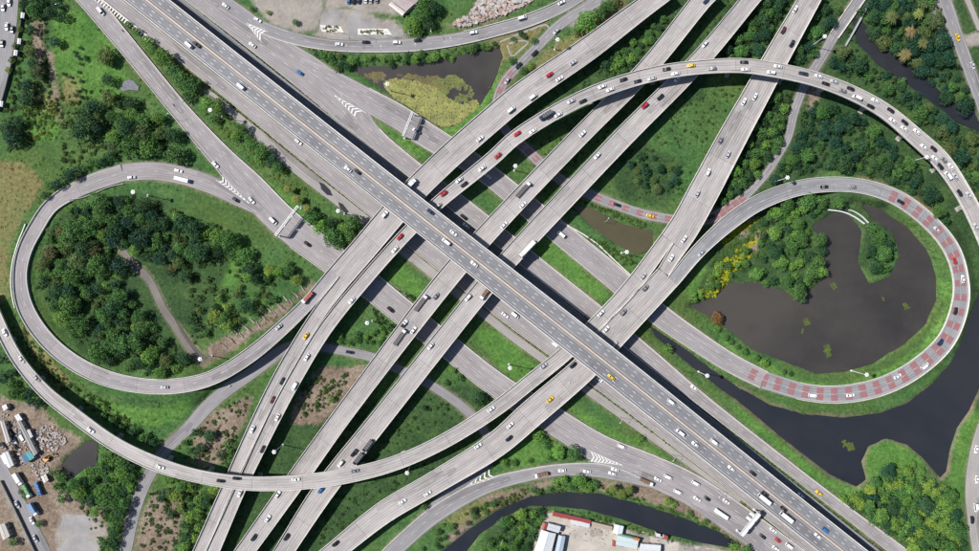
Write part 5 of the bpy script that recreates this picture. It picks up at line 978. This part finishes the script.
# algae on the lily pond and weed mats on the other ponds
def weed(name, pp, thr, z, label, color, cell=1.0, seed=5, sc_=6.0):
    q = poly_w(pp); lo, hi = q.min(0), q.max(0); X, Y = np.meshgrid(np.arange(lo[0], hi[0], cell), np.arange(lo[1], hi[1], cell)); P = np.column_stack([X.ravel(), Y.ravel()]); P += nr.uniform(-.25, .25, P.shape)*cell
    d = sdist(P, q); nv = vnoise(P, sc_, seed)*.6+vnoise(P, sc_/2.6, seed+1)*.4+np.clip(-d/9, 0, .22); k = (d < 0) & (nv > thr); P = P[k]
    if not len(P): return
    a = nr.uniform(0, 6.28, len(P)); s_ = cell*nr.uniform(.5, .95, len(P)); V = np.stack([np.column_stack([P[:, 0]+s_*np.cos(a+j*1.5708), P[:, 1]+s_*np.sin(a+j*1.5708), np.full(len(P), z)+nr.uniform(0, .035, len(P))]) for j in range(4)], 1).reshape(-1, 3)
    o = link(name, fastmesh(name, V, quads(V), 4, M['leaf'])); o.color = (*color, 1); tag(o, label, 'algae', kind='stuff')
weed('algae_mat', [(380, 82), (396, 78), (420, 82), (438, 88), (447, 97), (462, 104), (476, 99), (480, 106), (456, 125), (440, 127), (414, 113), (394, 99)], .30, -.73, 'pale green algae covering the lower lily pond', (.29, .30, .115), .9)
weed('algae_mat', [(352, 70), (380, 72), (420, 74), (445, 76), (450, 90), (430, 92), (396, 84), (372, 82)], .60, -.73, 'olive algae flecks in the upper lily pond', (.17, .15, .075), .8, 9, 5)
weed('algae_mat', [(430, 78), (455, 74), (470, 84), (476, 100), (450, 106), (438, 94)], .60, -.73, 'green algae flecks along the open water of lily pond', (.16, .19, .07), .8, 11, 5)
for i, (x, y, r) in enumerate([(807, 322, 4), (803, 331, 3), (834, 286, 4), (885, 298, 3), (907, 306, 4), (829, 353, 5), (828, 348, 4), (851, 447, 5), (845, 444, 4)]): weed('weed_patch', [(x-r, y-r*.6), (x+r*.4, y-r), (x+r, y+r*.5), (x-r*.3, y+r)], .42, -.93, 'floating green weed patch on dark water', (.10, .14, .04), .6, 20+i, 2.5)
# ------------------------------------------------------------------ buildings and yards
M['rooftin'] = objcol('corrugated_roof', 0.5, 0, 0.3)
M['wall'] = simple('rendered_wall', (.42, .39, .35), .85, var=.2)
M['wood'] = simple('old_timber', (.16, .11, .08), .85, var=.3)
def building(name, quad, h, col, label, pitch=.9, cat='building', ribs=True, colname=None):
    P = [np.array(W(x, y, h)[:2]) for x, y in quad]; c = sum(P)/4; z0 = min(gz(*p) for p in P)-.2
    r = empty(name, (c[0], c[1], 0)); tag(r, label, cat, None)
    Q = [p-c for p in P]; inn = [q*.95 for q in Q]
    b = MB(); b.prism([tuple(q) for q in inn], z0, h); b.build('wall', M['wall'], r)
    if np.linalg.norm(Q[1]-Q[0]) < np.linalg.norm(Q[2]-Q[1]): Q = Q[1:]+Q[:1]; inn = inn[1:]+inn[:1]
    A, B, C_, D = Q; m0 = (A+D)/2; m1 = (B+C_)/2; b = MB()       # ridge from m0 to m1
    for e0, e1 in ((A, B), (D, C_)):
        V = [(*e0, h), (*e1, h), (*m1, h+pitch), (*m0, h+pitch)]; V += [(v[0], v[1], v[2]+.12) for v in V]
        b.add(V, [(3, 2, 1, 0), (4, 5, 6, 7), (0, 1, 5, 4), (1, 2, 6, 5), (2, 3, 7, 6), (3, 0, 4, 7)])
    ro = b.build('roof', M['rooftin'], r); ro.color = (*col, 1)
    L_ = np.linalg.norm(B-A); n = max(3, int(L_/1.1)); b = MB()
    for i in range(1, n):
        f = i/n
        for e0, e1 in ((A, B), (D, C_)):
            e = e0+(e1-e0)*f; m = m0+(m1-m0)*f; d = (B-A)/L_*.05
            V = [(*(e-d), h+.12), (*(e+d), h+.12), (*(m+d), h+pitch+.12), (*(m-d), h+pitch+.12)]; V += [(v[0], v[1], v[2]+.07) for v in V]; b.add(V, [(4, 5, 6, 7), (0, 1, 5, 4), (1, 2, 6, 5), (2, 3, 7, 6), (3, 0, 4, 7)])
    b.box(((m0[0]+m1[0])/2, (m0[1]+m1[1])/2, h+pitch+.16), (L_, .35, .1), math.atan2((m1-m0)[1], (m1-m0)[0]))
    rb = b.build('roof_seam', M['rooftin'], ro); rb.color = (*[v*.86 for v in col], 1)
    e0, e1 = inn[0], inn[1]; d = (e1-e0)/np.linalg.norm(e1-e0); nrm = np.array((d[1], -d[0])); nrm = nrm if nrm@((e0+e1)/2) > 0 else -nrm
    for i, f in enumerate((.2, .5, .8)):
        p = e0+(e1-e0)*f+nrm*.02; b = MB(); dr = i == 1
        b.box((p[0], p[1], z0+1.3 if dr else z0+1.9), (1.6 if dr else 1.2, .08, 2.2 if dr else 1.0), math.atan2(d[1], d[0])); b.build('door' if dr else 'window', M['wood'] if dr else M['glass'], r)
    return r
WH, BL, RD_, TAN, GRN, PINK = (.60, .62, .64), (.40, .47, .56), (.36, .07, .06), (.42, .35, .28), (.16, .34, .22), (.40, .33, .33)
building('shed', [(553, 511.5), (591, 520), (590, 523.5), (552, 515.5)], 3.2, RD_, 'long narrow red roofed shed along the bottom canal yard')
building('shed', [(570.5, 519), (590, 523.8), (588.5, 527.5), (571, 523.5)], 3, WH, 'white roofed lean-to in front of the red shed', .4)
building('warehouse', [(541.5, 529.5), (556, 533.5), (549, 561), (531, 560)], 5, WH, 'large white roofed warehouse at the bottom yard left edge')
building('annex', [(548.5, 523), (561, 526.5), (558.5, 532.8), (546.5, 529.4)], 4, (.52, .55, .58), 'pale grey roofed annex at the upper end of white warehouse', .5)
building('hut', [(543.3, 522.5), (547.5, 523.5), (545.5, 531), (541, 530)], 3.4, RD_, 'small red roofed hut beside the white warehouse', .4)
building('shed', [(558.6, 534.8), (565.4, 536.2), (561, 560), (553.5, 559)], 3.6, BL, 'blue-grey roofed shed alongside the white warehouse', .5)
building('shed', [(592, 521.5), (612.5, 526.5), (611.5, 531), (591.5, 526)], 3, TAN, 'tan roofed shed between white lean-to and white cube hut', .4)
building('hut', [(615, 524), (623.8, 526), (621.8, 535.2), (612.5, 532.5)], 3.6, (.62, .68, .70), 'pale blue cube hut in the bottom yard', .35)
building('workshop', [(617.5, 535), (638.5, 540), (636.5, 549), (615.5, 544.5)], 4, (.52, .60, .62), 'pale roofed workshop with green and orange edges in bottom yard')
building('lean_to', [(619, 533.6), (633, 537), (632.6, 538.8), (618.6, 535.4)], 4.3, GRN, 'narrow green roof strip on top edge of the pale workshop', .15); building('lean_to', [(633.4, 537.1), (639.6, 538.6), (639, 541), (633, 539.4)], 4.3, (.52, .20, .07), 'small orange roof piece at corner of the pale workshop', .15)
building('shed', [(640.5, 543.5), (661, 545), (659, 556), (638.5, 553)], 3.5, WH, 'white roofed shed right of the pale workshop')
building('hut', [(612.3, 541), (616, 541.8), (615.5, 546.5), (611.8, 545.5)], 3, RD_, 'tiny red hut left of the pale workshop', .2)
building('hut', [(664, 535), (668, 536), (667.3, 539.5), (663.2, 538.4)], 2.6, RD_, 'tiny red roofed hut at the canal side of bottom yard', .2); building('hut', [(656.5, 533), (660.5, 534), (660, 537), (656, 536)], 2.6, WH, 'tiny white roofed hut left of red hut by canal', .2)
building('shop_building', [(398.5, -8), (423.5, -3), (406, 11.5), (392.5, 1.5)], 5, PINK, 'pink-grey roofed building at the top edge', .7)
building('lean_to', [(391.5, 2.2), (405.5, 12.3), (402.5, 16), (388.5, 5)], 3.4, (.62, .58, .54), 'white lean-to below the pink-grey roofed building', .3)
# scrap yard
building('shed', [(17, 421), (20.5, 420), (37.5, 453), (34, 456)], 3, (.33, .32, .31), 'long grey shed roof in the scrap yard', .4)
building('shed', [(0, 421), (4, 421), (10.5, 441), (6.5, 443.5)], 3, (.48, .46, .45), 'pale shed roof at the left edge of scrap yard', .4); building('shed', [(2.5, 453), (8, 451), (14, 465), (8.5, 468)], 3.4, WH, 'white shed roof beside the large box truck', .5)
building('stall', [(25.5, 453.5), (30, 451), (34.5, 457.5), (30, 460.5)], 2.8, (.04, .32, .34), 'turquoise canopy stall in the scrap yard', .3); building('stall', [(20.5, 455.5), (25, 453.2), (29.5, 460.5), (25, 463)], 2.8, (.04, .14, .26), 'dark blue canopy stall beside the turquoise one', .3)
building('container', [(14.5, 416), (18.5, 413.5), (22.5, 419.5), (18.5, 422)], 2.7, WH, 'white container at the head of the long grey shed', .1); building('container', [(27, 430), (29.5, 429), (33, 436.5), (30.5, 438)], 2.7, (.52, .52, .52), 'pale grey container beside the scrap heap', .1); building('container', [(2, 406), (6, 404), (8, 408), (4, 411)], 2.7, WH, 'small white container at the upper yard corner', .1)
building('hut', [(41, 476.5), (46, 474), (48.5, 480), (44, 483)], 2.6, (.56, .54, .50), 'pale canopy hut above the blue truck in scrap yard', .3); building('hut', [(-2, 525), (4.5, 523), (10, 536), (3, 540)], 3.4, (.46, .44, .40), 'tan roofed hut at the lower left corner', .4)
for i, (x, y, nm) in enumerate([(9, 430, 'white'), (14.5, 440, 'silver'), (24, 438, 'white'), (16, 446, 'black'), (12, 433, 'black'), (4, 446, 'grey'), (22, 432, 'grey')]):
    ppark(x, y, -62+i*7 % 13, {'white': 'w', 'silver': 's', 'black': 'k', 'grey': 'g'}[nm], 'vp'[i % 2] if i % 3 else 's', f"{nm} {['sedan', 'pickup', 'van', 'sedan', 'van', 'pickup', 'sedan'][i]} standing in the scrap yard lane")
for i, (x, y) in enumerate([(23, 15.5), (19.5, 41.5), (16, 53), (1.5, 104)]): building('shelter', [(x-1.8, y-3), (x+1.8, y-2.6), (x+1, y+3), (x-2.4, y+2.6)], 2.8, WH, f'{ORD[i]} small white shelter from the top along corner street', .3)
# excavator
ex = empty('excavator', (*W(48.5, 458)[:2], gz(*W(48.5, 458)[:2])), R(35)); tag(ex, 'orange excavator working beside the scrap heap', 'excavator'); M['orange'] = simple('orange_machine_paint', (.55, .27, .05), .5)
for s_ in (-1, 1): b = MB(); b.box((0, s_*1.1, .45), (3.6, .6, .9)); b.build('track', M['tyre'], ex)
b = MB(); b.box((-.4, 0, 1.6), (3.0, 2.5, 1.3)); b.build('body', M['orange'], ex); b = MB(); b.box((.6, .75, 2.3), (1.4, 1.0, 1.5)); b.build('cab', M['glass'], ex)
b = MB(); b.cyl((1.0, -.2, 1.8), (3.6, -.2, 4.2), .28, .22, 6); b.cyl((3.6, -.2, 4.2), (5.4, -.2, 2.0), .22, .16, 6); b.build('arm', M['orange'], ex); b = MB(); b.box((5.4, -.2, 1.4), (.9, 1.1, .8)); b.build('bucket', M['tyre'], ex)
# rubble and scrap
def rubble(name, pp, n, s0, s1, cols, label):
    mb = MB(); xs = [p[0] for p in pp]; ys = [p[1] for p in pp]; k = 0
    while k < n:
        x = rnd.uniform(min(xs), max(xs)); y = rnd.uniform(min(ys), max(ys))
        if not inpoly(x, y, pp): continue
        k += 1
        if not clear(x, y, .9): continue
        q = W(x, y); s_ = rnd.uniform(s0, s1); mb.box((q[0], q[1], gz(q[0], q[1])+s_*.18), (s_*rnd.uniform(.6, 1.5), s_*rnd.uniform(.4, 1), s_*.7), rnd.uniform(0, 3.1), rnd.randrange(len(cols)))
    o = mb.build(name, cols); tag(o, label, 'rubble', kind='stuff')
rc = [simple('rubble_pale', (.40, .37, .34), .9, var=.2), simple('rubble_brown', (.26, .19, .15), .9, var=.2), simple('rubble_grey', (.30, .29, .29), .9, var=.2), simple('rubble_pink', (.38, .29, .26), .9, var=.2), simple('rubble_blue', (.16, .20, .26), .6, var=.2)]
rubble('rubble', [(448, 25), (470, 14), (480, -2), (544, -4), (526, 5), (498, 17), (464, 27)], 620, .5, 2.3, rc[:4], 'pale broken rubble strewn beside the top road')
rubble('scrap_heap', [(36, 430), (48, 424), (60, 430), (68, 440), (56, 452), (40, 448), (33, 438)], 240, .4, 1.4, rc[1:]+rc[1:3]+rc[:1], 'mixed scrap heap left of the small dark pond'); rubble('scrap_heap', [(30, 466), (40, 458), (50, 466), (48, 478), (36, 480)], 120, .4, 1.4, rc[1:]+rc[1:3], 'scrap pieces around the excavator'); rubble('scrap_heap', [(0, 410), (16, 420), (32, 452), (22, 468), (6, 440)], 150, .4, 1.4, rc[1:]+rc[1:3], 'clutter between the scrap yard sheds'); rubble('scrap_heap', [(64, 488), (84, 486), (90, 496), (78, 500), (66, 494)], 60, .5, 1.7, rc, 'scattered litter beneath the grove trees'); rubble('rubble', [(560, 514), (610, 524), (735, 553), (700, 556), (640, 548), (560, 540)], 130, .4, 1.1, rc, 'small clutter on the bottom yard')
# timber posts along the sandy bank of the park
for i in range(30):
    f = i/29; x = 222+f*80; y = 345-f*54+4*math.sin(i*2.1); q = W(x, y)
    if not clear(x, y, .8): continue
    b = MB(); b.box((q[0], q[1], gz(q[0], q[1])+.35), (4.2, .5, .6), R(-50)+rnd.uniform(-.12, .12)); o = b.build('timber_log', M['conc' if i % 2 else 'wood']); tag(o, f'{ORD[i]} weathered timber log from left on the sandy park bank', 'timber', 'timber logs on the sandy bank')
# planters on the car lot
for nm, pp in (('left', [(320, 25), (341, 27), (344, 33), (322, 32)]), ('right', [(358, 29), (388, 29), (392, 35), (358, 35)])):
    q = [W(x, y)[:2] for x, y in pp]; r = empty('planter', (0, 0, 0)); tag(r, f'{nm} kerbed planting bed on the car lot', 'planter'); b = MB(); b.prism(q, -.2, .28); b.build('kerb', M['barrier'], r)
    its = [(rnd.uniform(pp[0][0]+2, pp[1][0]-2), rnd.uniform(pp[0][1]+1.5, pp[2][1]-1)) for _ in range(26)]; V = np.concatenate([place_(BV[rnd.randrange(6)], *W(x, y)[:2], .2, rnd.uniform(.6, 1.1)) for x, y in its]); o = link('shrubs', fastmesh('shrubs', V, quads(V), 4, M['leaf']), r); o.color = (.13, .15, .04, 1)
# paved path rings on the small lawn islet
for pts, lab in (([(507, 45), (512, 56), (520, 50), (528, 42), (518, 41), (509, 44)], 'triangular pale footpath on the small lawn islet'), ([(500, 42), (512, 37), (530, 30), (546, 25), (549, 29), (544, 36)], 'curved pale footpath along the top of the lawn islet')):
    pa = Path([(x, y, 1.6) for x, y in pts], 0)
    for i in range(len(pa.p)): pa.p[i, 2] = gz(pa.p[i, 0], pa.p[i, 1])+.06
    tag(sweep(pa, lambda hw: [(-hw, 0), (hw, 0), (hw, -.5), (-hw, -.5)], M['path'], 'footpath', None), lab, kind='structure')
M['slab'] = simple('stained_slab', (.125, .13, .15), .8, var=.3, scale=.5)
# broken slab below the meadow
q = poly_w([(120, 89), (124, 82), (129, 79.5), (134, 81.5), (139, 87), (138.5, 91), (130, 90), (124, 91.5)]); b = MB(); b.prism([tuple(p) for p in q], -.4, .35); o = b.build('concrete_slab', M['slab']); tag(o, 'dark grey concrete slab lying in the left meadow', 'slab')
